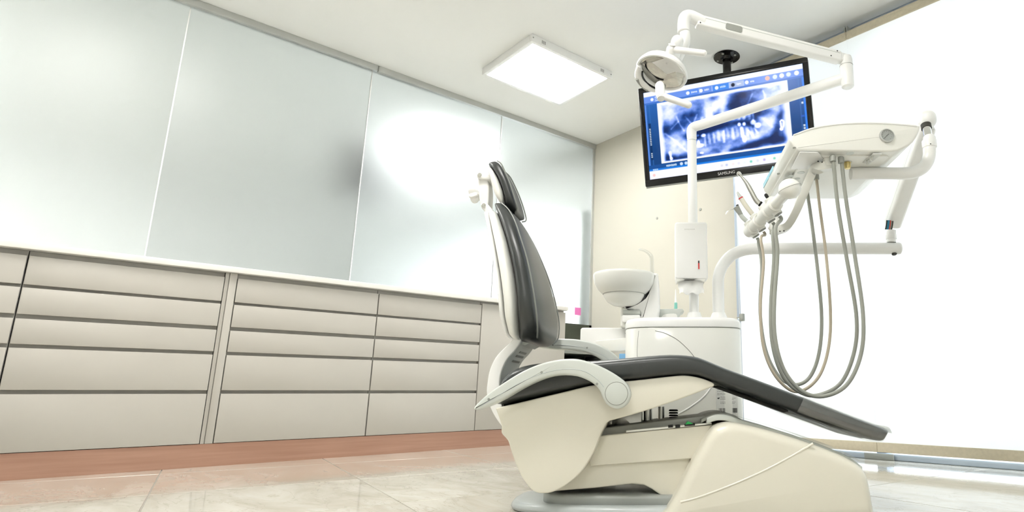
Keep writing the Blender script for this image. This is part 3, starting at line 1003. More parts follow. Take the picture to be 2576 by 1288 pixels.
def armrest(y0, y1, rot, outside):
    mt = Matrix.Translation((hub[0], 0, hub[2])) @ Matrix.Rotation(rot, 4, 'Y') @ Matrix.Translation((-hub[0], 0, -hub[2]))
    o = CH.part('armrest', xf(slab(ap, y0, y1, 0.0075, 4), mt), 'armgrey')
    yo = y0 if outside < 0 else y1
    ring = lathe([(0.0345, 0), (0.0345, 0.0015), (0.033, 0.002)], 36, (hub[0], yo, hub[2]), (0, outside, 0))
    CH.part('hub_cap', xf(ring, mt), 'armgrey', o)
    CH.part('groove_line', xf(tube([(hub[0] + 0.0355 * math.cos(q * math.pi / 18), yo + outside * 0.0004, hub[2] + 0.0355 * math.sin(q * math.pi / 18)) for q in range(37)], 0.0010, 6), mt), 'rubgrey', o)
    gl_ = [pp(x, y, 1.985) for x, y in ((1212, 1022), (1250, 1000), (1300, 969), (1350, 946), (1400, 932), (1440, 929), (1475, 936), (1505, 956), (1520, 974))]
    CH.part('groove', xf(tube([(p[0], y0 + 0.0002, p[2]) for p in cr(gl_, 5)], 0.0011, 6), mt), 'plate', o)
    for x, y in ((1365, 937), (1503, 966), (1233, 1004)):
        p = pp(x, y, 1.985)
        CH.part('screw', xf(disc((p[0], y0, p[2]), (0, -1, 0), 0.004, 0.0012, 12), mt), 'rubgrey', o)
    return o


armrest(1.968, 2.030, 0.0, -1)
armrest(2.575, 2.632, math.radians(33), 1)
CH.part('arm_axle', tube([(hub[0], 2.02, hub[2]), (hub[0], 2.60, hub[2])], 0.018, 16), 'satin')

# ================================================================== dental unit (cabinet with spittoon)
UX0, UX1 = pp(1572, 900, 2.82)[0], pp(1866, 900, 2.82)[0]
UY0, UY1 = 2.70, 3.14
UN = Thing('dental_unit', 'white dental unit with spittoon bowl standing behind the chair', 'dental unit', ((UX0 + UX1) / 2, (UY0 + UY1) / 2, 0))


def supe(cx, cy, ax, ay, p, z, n=56):
    out = []
    for i in range(n):
        q = 2 * math.pi * i / n
        c, s = math.cos(q), math.sin(q)
        out.append((cx + ax * math.copysign(abs(c) ** (2 / p), c), cy + ay * math.copysign(abs(s) ** (2 / p), s), z))
    return out


ucx, ucy, uax, uay = (UX0 + UX1) / 2, (UY0 + UY1) / 2, (UX1 - UX0) / 2, (UY1 - UY0) / 2
ZT = 0.665
bd = UN.part('body', loft([supe(ucx, ucy, uax * k, uay * k, 4.5, z) for z, k in ((0.0, 0.94), (0.05, 0.96), (0.3, 1.0), (ZT - 0.004, 1.0), (ZT, 0.993))]), 'white', sharp=50)
UN.part('lid', loft([supe(ucx, ucy, uax * k, uay * k, 4.5, z) for z, k in ((ZT + 0.003, 0.99), (ZT + 0.005, 1.006), (ZT + 0.030, 1.004), (ZT + 0.042, 0.98), (ZT + 0.048, 0.93))]), 'bright', sharp=50)
UN.part('lid_groove', loft([supe(ucx, ucy, uax * 0.985, uay * 0.985, 4.5, z) for z in (ZT - 0.002, ZT + 0.006)]), 'rubgrey')


def on_front(x, y):          # a point on the unit's curved front
    p = pp(x, y, UY0)
    for _ in range(6):
        u = min(abs((p[0] - ucx) / uax), 0.995)
        d = ucy - uay * (1 - u ** 4.5) ** (1 / 4.5)
        p = pp(x, y, d)
    return p


sl = [on_front(x, y) for x, y in ((1648, 832), (1672, 838), (1700, 852), (1724, 872), (1745, 896), (1760, 925), (1768, 960))]
UN.part('panel_line', tube(cr(sl, 5), 0.0016, 6), 'inkgrey', bd)
sl = [on_front(x, y) for x, y in ((1607, 832), (1604, 860), (1603, 900), (1610, 950), (1626, 1000), (1626, 1060))]
UN.part('panel_line', tube(cr(sl, 5), 0.0010, 6), 'inkgrey', bd)
sl = [on_front(x, y) for x, y in ((1682, 1050), (1712, 1038), (1745, 1018), (1772, 996), (1790, 972), (1800, 950))]
UN.part('raised_curve', tube(cr(sl, 5), 0.0035, 8), 'bright', bd)
# rating label with barcode
lc = on_front(1828, 1005)
LX0, LX1 = on_front(1801, 1005), on_front(1854, 1005)
ldir = (Vector(LX1) - Vector(LX0)).normalized()
lmid = (Vector(LX0) + Vector(LX1)) / 2
lw = (Vector(LX1) - Vector(LX0)).length
LM = Matrix.Translation(lmid) @ Matrix(((ldir.x, -ldir.y, 0, 0), (ldir.y, ldir.x, 0, 0), (0, 0, 1, 0), (0, 0, 0, 1)))
lp = UN.part('rating_label', xf(box(-lw / 2, lw / 2, -0.006, -0.004, -0.075, 0.075), LM), 'label', bd, 'small white label with lines of print and a barcode')


def lbox(a0, a1, b0, b1):    # strip printed on the label, in label fractions from the top left
    return xf(box(-lw / 2 + a0 * lw, -lw / 2 + a1 * lw, -0.0064, -0.0058, 0.075 - 0.15 * b1, 0.075 - 0.15 * b0), LM)


strips = []
random.seed(9)
for b, a1 in ((0.22, 0.5), (0.27, 0.42), (0.32, 0.66), (0.36, 0.70), (0.42, 0.62), (0.455, 0.92), (0.49, 0.8), (0.565, 0.92), (0.60, 0.85)):
    a = 0.04 if b < 0.4 else 0.18
    while a < a1:
        w_ = random.uniform(0.05, 0.15)
        strips.append(lbox(a, min(a + w_, a1), b, b + 0.016))
        a += w_ + 0.02
UN.part('print_lines', join(*strips), 'inkgrey', bd)
UN.part('factory_mark', join(lbox(0.05, 0.14, 0.455, 0.485), lbox(0.11, 0.14, 0.43, 0.455), lbox(0.05, 0.07, 0.445, 0.455)), 'ink', bd)
UN.part('blue_mark', xf(disc((-lw / 2 + 0.55 * lw, -0.0055, 0.075 - 0.15 * 0.665), (0, -1, 0), 0.0045, 0.001, 16), LM), 'blue', bd)
bars, a = [], 0.10
while a < 0.96:
    w_ = random.choice((0.008, 0.012, 0.022, 0.03))
    bars.append(lbox(a, a + w_, 0.74, 0.87))
    a += w_ + random.choice((0.008, 0.012, 0.02))
UN.part('barcode', join(*bars), 'ink', bd)
UN.part('print_numbers', join(*[lbox(0.14 + k * 0.06, 0.18 + k * 0.06, 0.895, 0.912) for k in range(13)]), 'inkgrey', bd)

# spittoon
bx, by, bz = pp(1570, 693, 2.86)
k = 2.86 / 1560
bowl = [(0.030, -0.165), (0.050, -0.160), (0.078, -0.142), (0.096, -0.112), (0.097, -0.102), (0.104, -0.098), (0.122, -0.078), (0.139, -0.045), (0.145, -0.010), (0.1455, 0.0), (0.143, 0.006), (0.138, 0.004), (0.130, -0.03), (0.10, -0.075), (0.03, -0.095)]
bowl = [(a, b * 0.90) for a, b in bowl]
bw = UN.part('spittoon_bowl', lathe(bowl, 56, (bx, by, bz)), 'white', sharp=60)
UN.part('bowl_seam', tube([(bx + 0.0985 * math.cos(q * math.pi / 20), by + 0.0985 * math.sin(q * math.pi / 20), bz - 0.1015 * 0.90) for q in range(41)], 0.0012, 6), 'inkgrey', bw)
cx_ = pp(1642, 760, 2.88)[0]
UN.part('spittoon_column', join(
    slab(cr(prof([(1624, 700), (1648, 690), (1657, 705), (1657, 806), (1612, 806), (1612, 790), (1590, 782), (1566, 776), (1600, 762), (1625, 740)], 2.90), 3, True), 2.86, 2.95, 0.015, 4)), 'bright')
fz = [pp(x, y, 2.90) for x, y in ((1641, 700), (1640, 670), (1639, 648), (1632, 637), (1620, 630), (1607, 627))]
UN.part('cup_filler', tube(cr(fz, 5), [0.010] * 11 + [0.010 - 0.0004 * i for i in range(15)], 14), 'clearplastic')
UN.part('valve_box', join(rbox(pp(1566, 790, 2.9)[0], pp(1612, 790, 2.9)[0], 2.84, 2.98, pp(1570, 815, 2.9)[2], pp(1570, 795, 2.9)[2], 0.01)), 'bright')
UN.part('valve_band', rbox(pp(1568, 790, 2.9)[0], pp(1612, 790, 2.9)[0], 2.85, 2.97, pp(1570, 795, 2.9)[2], pp(1570, 783, 2.9)[2], 0.006), 'armgrey')
UN.part('side_bracket', rbox(pp(1562, 800, 2.9)[0], pp(1580, 800, 2.9)[0], 2.86, 2.96, pp(1570, 825, 2.9)[2], pp(1570, 775, 2.9)[2], 0.012), 'white')
# small shelf on the lid
sx0, sx1 = pp(1650, 785, 3.0)[0], pp(1718, 785, 3.0)[0]
zs0, zs1 = pp(1690, 795, 3.0)[2], pp(1690, 780, 3.0)[2]
sf = UN.part('small_shelf', slab(prof([(1652, 780), (1716, 779), (1720, 785), (1712, 790), (1708, 800), (1652, 800)], 3.0), 2.96, 3.08, 0.003, 3), 'armgrey')
UN.part('shelf_cutout', slab(cr(prof([(1664, 800), (1668, 793), (1680, 790), (1700, 790), (1704, 800)], 2.96), 3), 2.955, 2.962, 0.0005, 1), 'white', sf)
# assistant side arm on the left
ab = UN.part('assistant_tray', slab(rrect(pp(1464, 850, 3.0)[0], pp(1592, 850, 3.0)[0], pp(1500, 886, 3.0)[2], pp(1500, 828, 3.0)[2], 0.012), 2.93, 3.10, 0.006, 3), 'bright')
UN.part('assistant_front', slab(prof([(1500, 858), (1600, 848), (1600, 880), (1560, 884), (1500, 884)], 2.92), 2.90, 2.935, 0.004, 3), 'white', ab)
UN.part('tray_latch', slab(prof([(1572, 838), (1580, 837), (1584, 846), (1576, 847)], 2.9), 2.895, 2.93, 0.002, 2), 'rubgrey', ab)
UN.part('side_display', slab(rrect(pp(1558, 895, 2.86)[0], pp(1579, 895, 2.86)[0], pp(1560, 912, 2.86)[2], pp(1560, 890, 2.86)[2], 0.003), 2.85, 2.90, 0.002, 2), 'blue', None, 'small light blue panel')
UN.part('display_edge', slab(rrect(pp(1577, 895, 2.86)[0], pp(1580, 895, 2.86)[0], pp(1560, 912, 2.86)[2], pp(1560, 884, 2.86)[2], 0.001), 2.845, 2.90, 0.001, 2), 'dark')
ZL = ZT + 0.0485
# little nozzle bottle on the shelf
nb = Thing('nozzle_bottle', 'small teal bottle with long white tip on the unit shelf', 'bottle', (pp(1700, 779, 3.02)[0], 3.02, pp(1700, 779, 3.02)[2]))
n0 = nb.base
nb.part('bottle', lathe([(0.0085, 0), (0.0085, 0.004), (0.0075, 0.034), (0.005, 0.036)], 18, n0), 'teal')
nb.part('tip', lathe([(0.0055, 0.035), (0.0045, 0.06), (0.0018, 0.10), (0.0010, 0.103)], 14, n0), 'bright')

# ================================================================== dental lamp: post on the unit, two arms, head
LP = pp(1745, 700, 2.95)
LA = Thing('dental_lamp', 'white articulated dental operating lamp with mirrored head over the chair', 'dental lamp', (LP[0], LP[1], ZL))
pt = pp(1745, 322, 2.95)
el = pp(2131, 195, 2.50)
LA.part('collar', lathe([(0.044, 0), (0.040, 0.02), (0.030, 0.05)], 30, (LP[0], 2.95, ZL)), 'bright')
LA.part('post', tube([(LP[0], 2.95, ZL), (LP[0], 2.95, pt[2] - 0.01)], 0.0235, 24), 'bright')
LA.part('post_ring', lathe([(0.0242, 0), (0.0242, 0.004), (0.0235, 0.006)], 24, (LP[0], 2.95, pt[2] - 0.075)), 'armgrey')
dirn = (Vector(el) - Vector(pt)).normalized()
pts = [(LP[0], 2.95, pt[2] - 0.06), (LP[0], 2.95, pt[2] - 0.02), tuple(Vector((LP[0], 2.95, pt[2])) + dirn * 0.012), tuple(Vector((LP[0], 2.95, pt[2])) + dirn * 0.06)]
bend = cr(pts, 6)
LA.part('lower_arm', tube(bend + [tuple(Vector(el) - dirn * 0.03), tuple(Vector(el) - dirn * 0.01)], 0.0255, 24), 'bright')
e2 = pp(2131, 152, 2.50)
eb = LA.part('elbow', lathe([(0.018, -0.052), (0.027, -0.045), (0.0285, -0.02), (0.0285, 0.055), (0.0275, 0.058), (0.0285, 0.061), (0.0285, 0.085), (0.024, 0.102), (0.012, 0.108)], 28, el), 'bright')
LA.part('elbow_seam', tube([(el[0] + 0.0286 * math.cos(q * math.pi / 16), el[1] + 0.0286 * math.sin(q * math.pi / 16), el[2] + 0.058) for q in range(33)], 0.0008, 6), 'inkgrey', eb)
# upper spring arm: a flat box beam
u0, u1 = Vector(pp(2122, 147, 2.50)), Vector(pp(1752, 52, 2.32))
ud = (u1 - u0).normalized()
usd = ud.cross(Vector((0, 0, 1))).normalized()
uup = usd.cross(ud)
L_ = (u1 - u0).length
UMX = Matrix(((ud.x, usd.x, uup.x, u0.x), (ud.y, usd.y, uup.y, u0.y), (ud.z, usd.z, uup.z, u0.z), (0, 0, 0, 1)))
beam = LA.part('upper_arm', xf(slab(rrect(0.02, L_, -0.030, 0.022, 0.010), -0.022, 0.022, 0.008, 4), UMX), 'bright')
LA.part('beam_cover_line', xf(join(box(0.03, L_ - 0.03, -0.0232, -0.0216, 0.006, 0.0075), box(0.03, L_ - 0.03, 0.0216, 0.0232, 0.006, 0.0075)), UMX), 'armgrey', beam)
for s_ in (-1, 1):
    LA.part('grey_badge', xf(slab(rrect(L_ - 0.20, L_ - 0.125, -0.020, 0.010, 0.008), s_ * 0.0225 - 0.0015, s_ * 0.0225 + 0.0015, 0.0005, 2), UMX), 'rubgrey', beam)
    for a_, b_ in ((0.045, 0.014), (0.075, -0.018), (L_ - 0.012, 0.012), (L_ - 0.012, -0.020)):
        LA.part('screw', xf(disc((a_, s_ * 0.022, b_), (0, s_, 0), 0.0032, 0.001, 10), UMX), 'ink', beam)
LA.part('knuckle', xf(slab(rrect(-0.02, 0.05, -0.026, 0.018, 0.016), -0.019, 0.019, 0.008, 4), UMX), 'bright')
# head end: bend down
he = [tuple(Vector(u1) - ud * 0.03), pp(1738, 42, 2.31), pp(1724, 44, 2.30), pp(1720, 60, 2.30), pp(1720, 78, 2.30)]
LA.part('head_bend', tube(cr(he, 6), 0.0265, 24), 'bright')
hd = [pp(1722, 78, 2.30), pp(1724, 95, 2.30), pp(1722, 112, 2.31), pp(1713, 130, 2.33), pp(1702, 152, 2.35)]
LA.part('head_stem', tube(cr(hd, 6), 0.0215, 22), 'bright')
LA.part('stem_ring', lathe([(0.0272, -0.003), (0.0272, 0.003), (0.024, 0.006)], 24, pp(1720, 79, 2.30), (0, 0, -1)), 'bright')
LA.part('yoke', capsule(pp(1704, 104, 2.26), pp(1692, 150, 2.31), 0.0255, 20), 'bright')
# head: tilted disc
hcn = Vector(pp(1665, 182, 2.30))
view = (hcn - Vector((0, 0, CAM_H))).normalized()
rgt = view.cross(Vector((0, 0, 1))).normalized()
upv = rgt.cross(view)
mvec = (rgt * -0.34 + upv * -0.94).normalized()
nrm = (view * -0.60 + mvec * 0.80).normalized()
xax = (rgt * 0.94 + upv * -0.34)
xax = (xax - nrm * xax.dot(nrm)).normalized()
yax = nrm.cross(xax)
HM = Matrix(((xax.x, yax.x, nrm.x, hcn.x), (xax.y, yax.y, nrm.y, hcn.y), (xax.z, yax.z, nrm.z, hcn.z), (0, 0, 0, 1)))
RH = 0.110
head = LA.part('lamp_housing', xf(lathe([(0.03, -0.052), (0.07, -0.046), (0.097, -0.028), (RH - 0.002, -0.008), (RH, 0.0), (RH - 0.003, 0.006), (RH - 0.010, 0.006), (RH - 0.013, 0.0)], 48), HM), 'bright', sharp=60)
random.seed(3)
rings_ = []
for i in range(7):
    r_ = (RH - 0.012) * (1 - i / 6.6)
    z_ = 0.001 - 0.040 * (1 - (r_ / (RH - 0.012)) ** 2)
    rings_.append([(r_ * math.cos(2 * math.pi * (j + 0.5 * (i % 2)) / 28), r_ * math.sin(2 * math.pi * (j + 0.5 * (i % 2)) / 28), z_ + random.uniform(-.0045, .0045)) for j in range(28)])
LA.part('reflector', xf(loft(rings_, True), HM), 'mirror', head, 'faceted mirror dish', sharp=1)
LA.part('front_lens', xf(lathe([(RH - 0.012, 0.0015), (RH - 0.03, 0.006), (0.03, 0.010), (0.004, 0.0105)], 40), HM), 'lens', head)
bandp = [tuple(HM @ Vector((0.095 * math.cos(math.radians(q)), 0.095 * math.sin(math.radians(q)), 0.010 + 0.010 * math.sin(math.radians((q - 178) / 112 * 180))))) for q in range(178, 291, 4)]
LA.part('front_band', tube(bandp, [0.009 + 0.016 * math.sin(math.pi * i / (len(bandp) - 1)) for i in range(len(bandp))], 14), 'bright', head)
LA.part('sensor_strip', tube([tuple(HM @ Vector((0.076 * math.cos(math.radians(q)), 0.076 * math.sin(math.radians(q)), 0.030))) for q in range(180, 286, 4)], 0.0042, 10), 'black', head)
LA.part('sensor_window', tube([tuple(HM @ Vector((0.101 * math.cos(math.radians(q)), 0.101 * math.sin(math.radians(q)), 0.037))) for q in range(208, 254, 4)], 0.0080, 10), 'rubgrey', head)


def handle(p0, p1, p2):
    o = LA.part('handle', join(capsule(p0, p1, 0.0185, 16), capsule(tuple(Vector(p1) * 0.98 + Vector(p2) * 0.02), p2, 0.0135, 16)), 'bright')
    LA.part('handle_cap', lathe([(0.0150, 0), (0.0150, 0.0025), (0.013, 0.004)], 20, tuple(Vector(p1) + (Vector(p1) - Vector(p0)).normalized() * 0.0165), tuple(Vector(p1) - Vector(p0))), 'bright', o)
    return o


handle(pp(1682, 152, 2.24), pp(1688, 124, 2.21), pp(1770, 134, 2.20))
handle(pp(1660, 216, 2.20), pp(1662, 240, 2.18), pp(1732, 264, 2.17))

# ================================================================== tissue dispenser on the lamp post
DX0, DX1 = pp(1698, 630, 2.86)[0], pp(1776, 630, 2.86)[0]
DZ0, DZ1 = pp(1735, 704, 2.86)[2], pp(1735, 561, 2.86)[2]
TD = Thing('towel_dispenser', 'white paper towel dispenser strapped to the lamp post', 'towel dispenser', ((DX0 + DX1) / 2, 2.92, DZ0))
tb = TD.part('body', slab(rrect(DX0, DX1 + 0.006, DZ0, DZ1, 0.012), 2.84, 2.925, 0.010, 4), 'bright')
TD.part('level_window', slab(rrect(pp(1756, 660, 2.84)[0], pp(1759.5, 660, 2.84)[0], pp(1757, 677, 2.84)[2], pp(1757, 657, 2.84)[2], 0.0015), 2.8385, 2.845, 0.0004, 1), 'red', tb, 'narrow red level window')
TD.part('window_top', slab(rrect(pp(1756, 660, 2.84)[0], pp(1759.5, 660, 2.84)[0], pp(1757, 662, 2.84)[2], pp(1757, 656, 2.84)[2], 0.001), 2.8380, 2.845, 0.0004, 1), 'ink', tb)
lg = [lathe([(0.006 + 0.002, 0), (0.008, 0.0006)], 20, (pp(1733, 571, 2.84)[0], 2.8402, pp(1733, 571, 2.84)[2]), (0, -1, 0))]
for k in range(9):
    xk = pp(1722 + k * 3.0, 577, 2.84)[0]
    zk = pp(1730, 577, 2.84)[2]
    lg.append(box(xk, xk + 0.0035, 2.8390, 2.8405, zk - 0.0028 + (k % 3) * 0.0006, zk + 0.0028))
TD.part('embossed_mark', join(*lg[1:]), 'label', tb, 'faint embossed mark')
TD.part('lower_lip', slab(prof([(1699, 702), (1775, 702), (1772, 711), (1760, 706), (1748, 704), (1722, 704), (1706, 709), (1702, 711)], 2.86), 2.842, 2.92, 0.003, 3), 'white', tb)
random.seed(6)
sheet = []
for i in range(9):
    t_ = i / 8
    z_ = DZ0 + 0.012 - 0.078 * t_
    sheet.append([(pp(1706 + 64 * s / 14 + (3 if i > 5 else 0), 700, 2.87)[0] * (1 - 0.04 * t_) + 0.004 * t_, 2.872 + 0.010 * math.sin(s * 0.9 + t_ * 3) * t_ - 0.012 * t_, z_ + 0.006 * math.sin(s * 1.1) * t_) for s in range(15)])
V_, F_ = [p for r_ in sheet for p in r_], []
for i in range(8):
    for j in range(14):
        F_.append((i * 15 + j, i * 15 + j + 1, (i + 1) * 15 + j + 1, (i + 1) * 15 + j))
V2 = [(p[0], p[1] + 0.004, p[2]) for p in V_]
TD.part('paper_towel', (V_ + V2, F_ + [tuple(i + len(V_) for i in f_[::-1]) for f_ in F_]), 'paper', None, 'white paper towel hanging out')
TD.part('strap', loft([[(LP[0] + r_ * math.cos(2 * math.pi * j / 28), 2.95 + r_ * math.sin(2 * math.pi * j / 28), (DZ0 + DZ1) / 2 + z_) for j in range(28)] for r_, z_ in ((0.0245, -0.02), (0.027, -0.02), (0.027, 0.02), (0.0245, 0.02))], False, True), 'bright')

# ================================================================== instrument delivery: swing arm, spring arm, tray
MA = pp(1806, 700, 2.96)
IT = Thing('instrument_tray', 'white instrument tray with pressure gauge on a swing arm over the legrest', 'instrument tray', (MA[0], 2.96, ZL))
IT.part('arm_collar', lathe([(0.050, 0), (0.044, 0.02), (0.031, 0.05)], 30, (MA[0], 2.96, ZL)), 'bright')
main = [(MA[0], 2.96, ZL), (MA[0], 2.96, pp(1806, 730, 2.96)[2]), pp(1808, 695, 2.95), pp(1818, 668, 2.95), pp(1840, 643, 2.94), pp(1872, 629, 2.93), pp(1915, 625, 2.92), pp(2000, 625, 2.91), pp(2262, 625, 2.88)]
sa_ = IT.part('swing_arm', tube(cr(main, 6), 0.0290, 26), 'bright')
IT.part('arm_end', lathe([(0.029, 0), (0.027, 0.006), (0.02, 0.010)], 26, pp(2262, 625, 2.88), tuple(Vector(pp(2262, 625, 2.88)) - Vector(pp(2000, 625, 2.91)))), 'bright', sa_)
hl = pp(2251, 640, 2.865)
IT.part('underside_hole', disc((hl[0], hl[1] + 0.006, hl[2] + 0.004), (0, -0.35, -1), 0.012, 0.004, 18), 'dark', sa_)  # dark disc stands in for the shaded hole under the arm end
b0, b1 = pp(2241, 575, 2.87), pp(2335, 305, 2.40)
IT.part('joint_column', tube([pp(2242, 610, 2.88), pp(2242, 580, 2.88)], 0.0225, 22), 'bright')
IT.part('joint_collar', lathe([(0.025, -0.004), (0.026, 0), (0.026, 0.016), (0.024, 0.02)], 24, pp(2242, 600, 2.88)), 'bright')
bd_ = (Vector(b1) - Vector(b0)).normalized()
sd_ = bd_.cross(Vector((0, 1, 0))).normalized()
fd_ = sd_.cross(bd_)
Lb = (Vector(b1) - Vector(b0)).length
BMX = Matrix(((bd_.x, sd_.x, fd_.x, b0[0]), (bd_.y, sd_.y, fd_.y, b0[1]), (bd_.z, sd_.z, fd_.z, b0[2]), (0, 0, 0, 1)))
spr = IT.part('spring_arm', xf(slab(rrect(0.02, Lb - 0.02, -0.034, 0.034, 0.016), -0.036, 0.036, 0.016, 4), BMX), 'bright', sharp=50)
IT.part('arm_seam', xf(join(box(0.05, Lb - 0.06, -0.0362, -0.0352, -0.002, 0.0), box(0.05, Lb - 0.06, 0.0352, 0.0362, -0.002, 0.0)), BMX), 'armgrey', spr)
dm = pp(2334, 300, 2.37)
IT.part('arm_dome', capsule((dm[0], dm[1], dm[2] - 0.006), (dm[0], dm[1], dm[2] + 0.004), 0.034, 26, 7), 'bright')
cl = pp(2331, 335, 2.30)
IT.part('chrome_column', tube([pp(2330, 318, 2.318), pp(2337, 352, 2.292)], 0.0165, 20), 'chrome')
IT.part('dark_socket', tube([pp(2329, 314, 2.322), pp(2331, 324, 2.316)], 0.0205, 18), 'dark')
wb = Vector(pp(2236, 566, 2.795))
for k, mt_ in enumerate(('dark', 'wireblue', 'wireblue', 'wirered', 'rubgrey', 'dark')):
    o_ = -0.014 + 0.0058 * k
    IT.part('cable', tube(cr([(wb.x + o_ - 0.004, wb.y, wb.z - 0.022), (wb.x + o_, wb.y - 0.006, wb.z), (wb.x + o_ + 0.006, wb.y, wb.z + 0.022)], 4), 0.003, 8), mt_, spr)
IT.part('warning_mark', xf(box(0.07, 0.085, -0.0366, -0.0358, -0.014, -0.002), BMX), 'yellow', spr)
# bent pipe under the tray
PD = 2.27
pipe = [pp(2338, 348, PD + 0.02), pp(2338, 372, PD), pp(2337, 395, PD), pp(2326, 418, PD), pp(2304, 432, PD), pp(2275, 436, PD), pp(2220, 436, PD), pp(2140, 437, PD)]
pi_ = IT.part('tray_pipe', tube(cr(pipe, 6), 0.0240, 24), 'bright')
IT.part('pipe_collar', lathe([(0.0255, -0.014), (0.0275, -0.012), (0.0275, 0.016), (0.0255, 0.019)], 26, pp(2338, 364, PD)), 'bright', pi_)
IT.part('set_screw', disc(tuple(Vector(pp(2341, 362, PD - 0.027))), (0, -1, 0), 0.0025, 0.001, 10), 'ink', pi_)

# tray body
tp = cr(prof([(1984, 350), (2005, 336), (2050, 321), (2120, 311), (2200, 309), (2270, 313), (2300, 316)], 2.125), 5)
tp += cr(prof([(2311, 321), (2311, 330), (2300, 352), (2282, 370), (2256, 382)], 2.125), 5)
tp += cr(prof([(2240, 384), (2150, 384), (2020, 381), (2000, 376), (1986, 360)], 2.125), 5)
ty0, ty1 = 2.112, 2.68
tray = IT.part('tray_body', slab(tp, ty0, ty1, 0.008, 4), 'white', sharp=50)
ZU = min(b for a, b in tp)                     # underside height
TX0, TX1 = pp(1992, 366, 2.125)[0], pp(2258, 382, 2.125)[0]
IT.part('top_edge', tube(cr([pp(x, y, 2.112) for x, y in ((1996, 340), (2050, 322), (2120, 312), (2200, 310), (2270, 314), (2306, 318))], 5), 0.003, 8), 'bright', tray)
IT.part('underside_panel', slab(rrect(TX0 + 0.055, TX1 - 0.02, ty0 + 0.035, ty1 - 0.02, 0.02), ZU - 0.006, ZU + 0.004, 0.002, 3, 'z'), 'white', tray)


def under(x, y, dz=0.0):       # a photo point on the tray's underside
    return pz(x, y, ZU - 0.006 - dz)


rec = [under(x, y)[:2] for x, y in ((2012, 382), (2058, 383), (2078, 405), (2066, 424), (1990, 424))]
IT.part('recess_panel', slab([tuple(p) for p in rec], ZU - 0.0085, ZU - 0.005, 0.001, 2, 'z'), 'bright', tray)
for x, y in ((1998, 371), (1958, 436)):
    IT.part('flange_screw', disc((*pz(x, y, ZU + 0.006)[:2], ZU + 0.006), (0, 0, -1), 0.006, 0.004, 14), 'rubgrey', tray)
for x, y, r_ in ((1988, 443, .014), (2006, 449, .011), (2015, 434, .015), (1998, 458, .011), (1993, 468, .009), (2138, 386, .015)):
    p = under(x, y)
    IT.part('port', disc(p, (0, 0, -1), r_, 0.0012, 22), 'armgrey', tray)
p = under(1980, 452)
IT.part('hose_socket', lathe([(0.015, 0), (0.015, 0.002), (0.008, 0.003), (0.008, 0.022)], 20, p, (0, 0, -1)), 'rubgrey', tray)
p = under(2001, 470)
IT.part('hose_socket', lathe([(0.013, 0), (0.013, 0.012), (0.008, 0.013), (0.008, 0.028)], 20, p, (0, 0, -1)), 'rubgrey', tray)
p = under(2131, 408)
bp_ = IT.part('filter_plug', lathe([(0.015, 0), (0.015, 0.003), (0.0125, 0.004), (0.0125, 0.020), (0.010, 0.026)], 20, p, (0, 0, -1)), 'brass', tray, 'brass coloured plug')
IT.part('plug_ring', lathe([(0.018, 0), (0.018, 0.0025), (0.015, 0.003)], 22, p, (0, 0, -1)), 'satin', tray)
pl = [under(x, y)[:2] for x, y in ((2170, 408), (2196, 386), (2218, 386), (2186, 412))]
IT.part('clip_plate', slab([tuple(q) for q in pl], ZU - 0.009, ZU - 0.005, 0.0008, 2, 'z'), 'label', tray)
for x, y in ((2182, 403), (2188, 398), (2195, 393)):
    p = under(x, y, 0.003)
    IT.part('clip', join(disc((p[0], p[1], p[2]), (0, 0, -1), 0.006, 0.003, 14), tube([p, (p[0], p[1], p[2] - 0.012)], 0.003, 10), disc((p[0], p[1], p[2] - 0.012), (0, 0, -1), 0.0045, 0.005, 12)), 'satin', tray)
xl = min(a for a, b in tp)
zl = [b for a, b in tp if a == xl][0]
IT.part('blue_film', join(rbox(xl - 0.0015, xl + 0.004, 2.44, 2.53, zl - 0.004, zl + 0.014, 0.001), rbox(xl - 0.0015, xl + 0.004, 2.54, 2.67, zl - 0.006, zl + 0.014, 0.001)), 'skyblue', tray, 'light blue protective film on the tray edge')
# gauge
GY = ty0 - 0.0065
gp = pp(2233, 339, 2.1)
ga = IT.part('gauge_ring', lathe([(0.0265, 0.012), (0.0275, 0.003), (0.0265, -0.003), (0.0225, -0.004), (0.0215, 0.004), (0.0215, 0.010)], 36, (gp[0], GY + 0.002, gp[2]), (0, 1, 0)), 'railalu', tray)
IT.part('gauge_face', disc((gp[0], GY + 0.003, gp[2]), (0, -1, 0), 0.0222, 0.001, 30), 'dial', tray)
tk = []
for i in range(11):
    q = math.radians(225 - 27 * i)
    tk.append(xf(box(0.0155, 0.0185, -0.0004, 0.0002, -0.0005, 0.0005), Matrix.Translation((gp[0], GY + 0.0016, gp[2])) @ Matrix.Rotation(-q, 4, 'Y')))
IT.part('gauge_ticks', join(*tk), 'ink', tray)
IT.part('gauge_needle', join(xf(box(0.0, 0.016, -0.0008, 0.0, -0.0007, 0.0007), Matrix.Translation((gp[0], GY + 0.0012, gp[2])) @ Matrix.Rotation(-math.radians(225), 4, 'Y')), xf(box(0.003, 0.0095, -0.0008, 0.0, -0.0011, 0.0011), Matrix.Translation((gp[0], GY + 0.0012, gp[2])) @ Matrix.Rotation(-math.radians(40), 4, 'Y')), disc((gp[0], GY + 0.0014, gp[2]), (0, -1, 0), 0.0018, 0.001, 10)), 'ink', tray)
IT.part('gauge_glass', disc((gp[0], GY - 0.0005, gp[2]), (0, -1, 0), 0.0218, 0.0006, 30), 'clearplastic', tray)
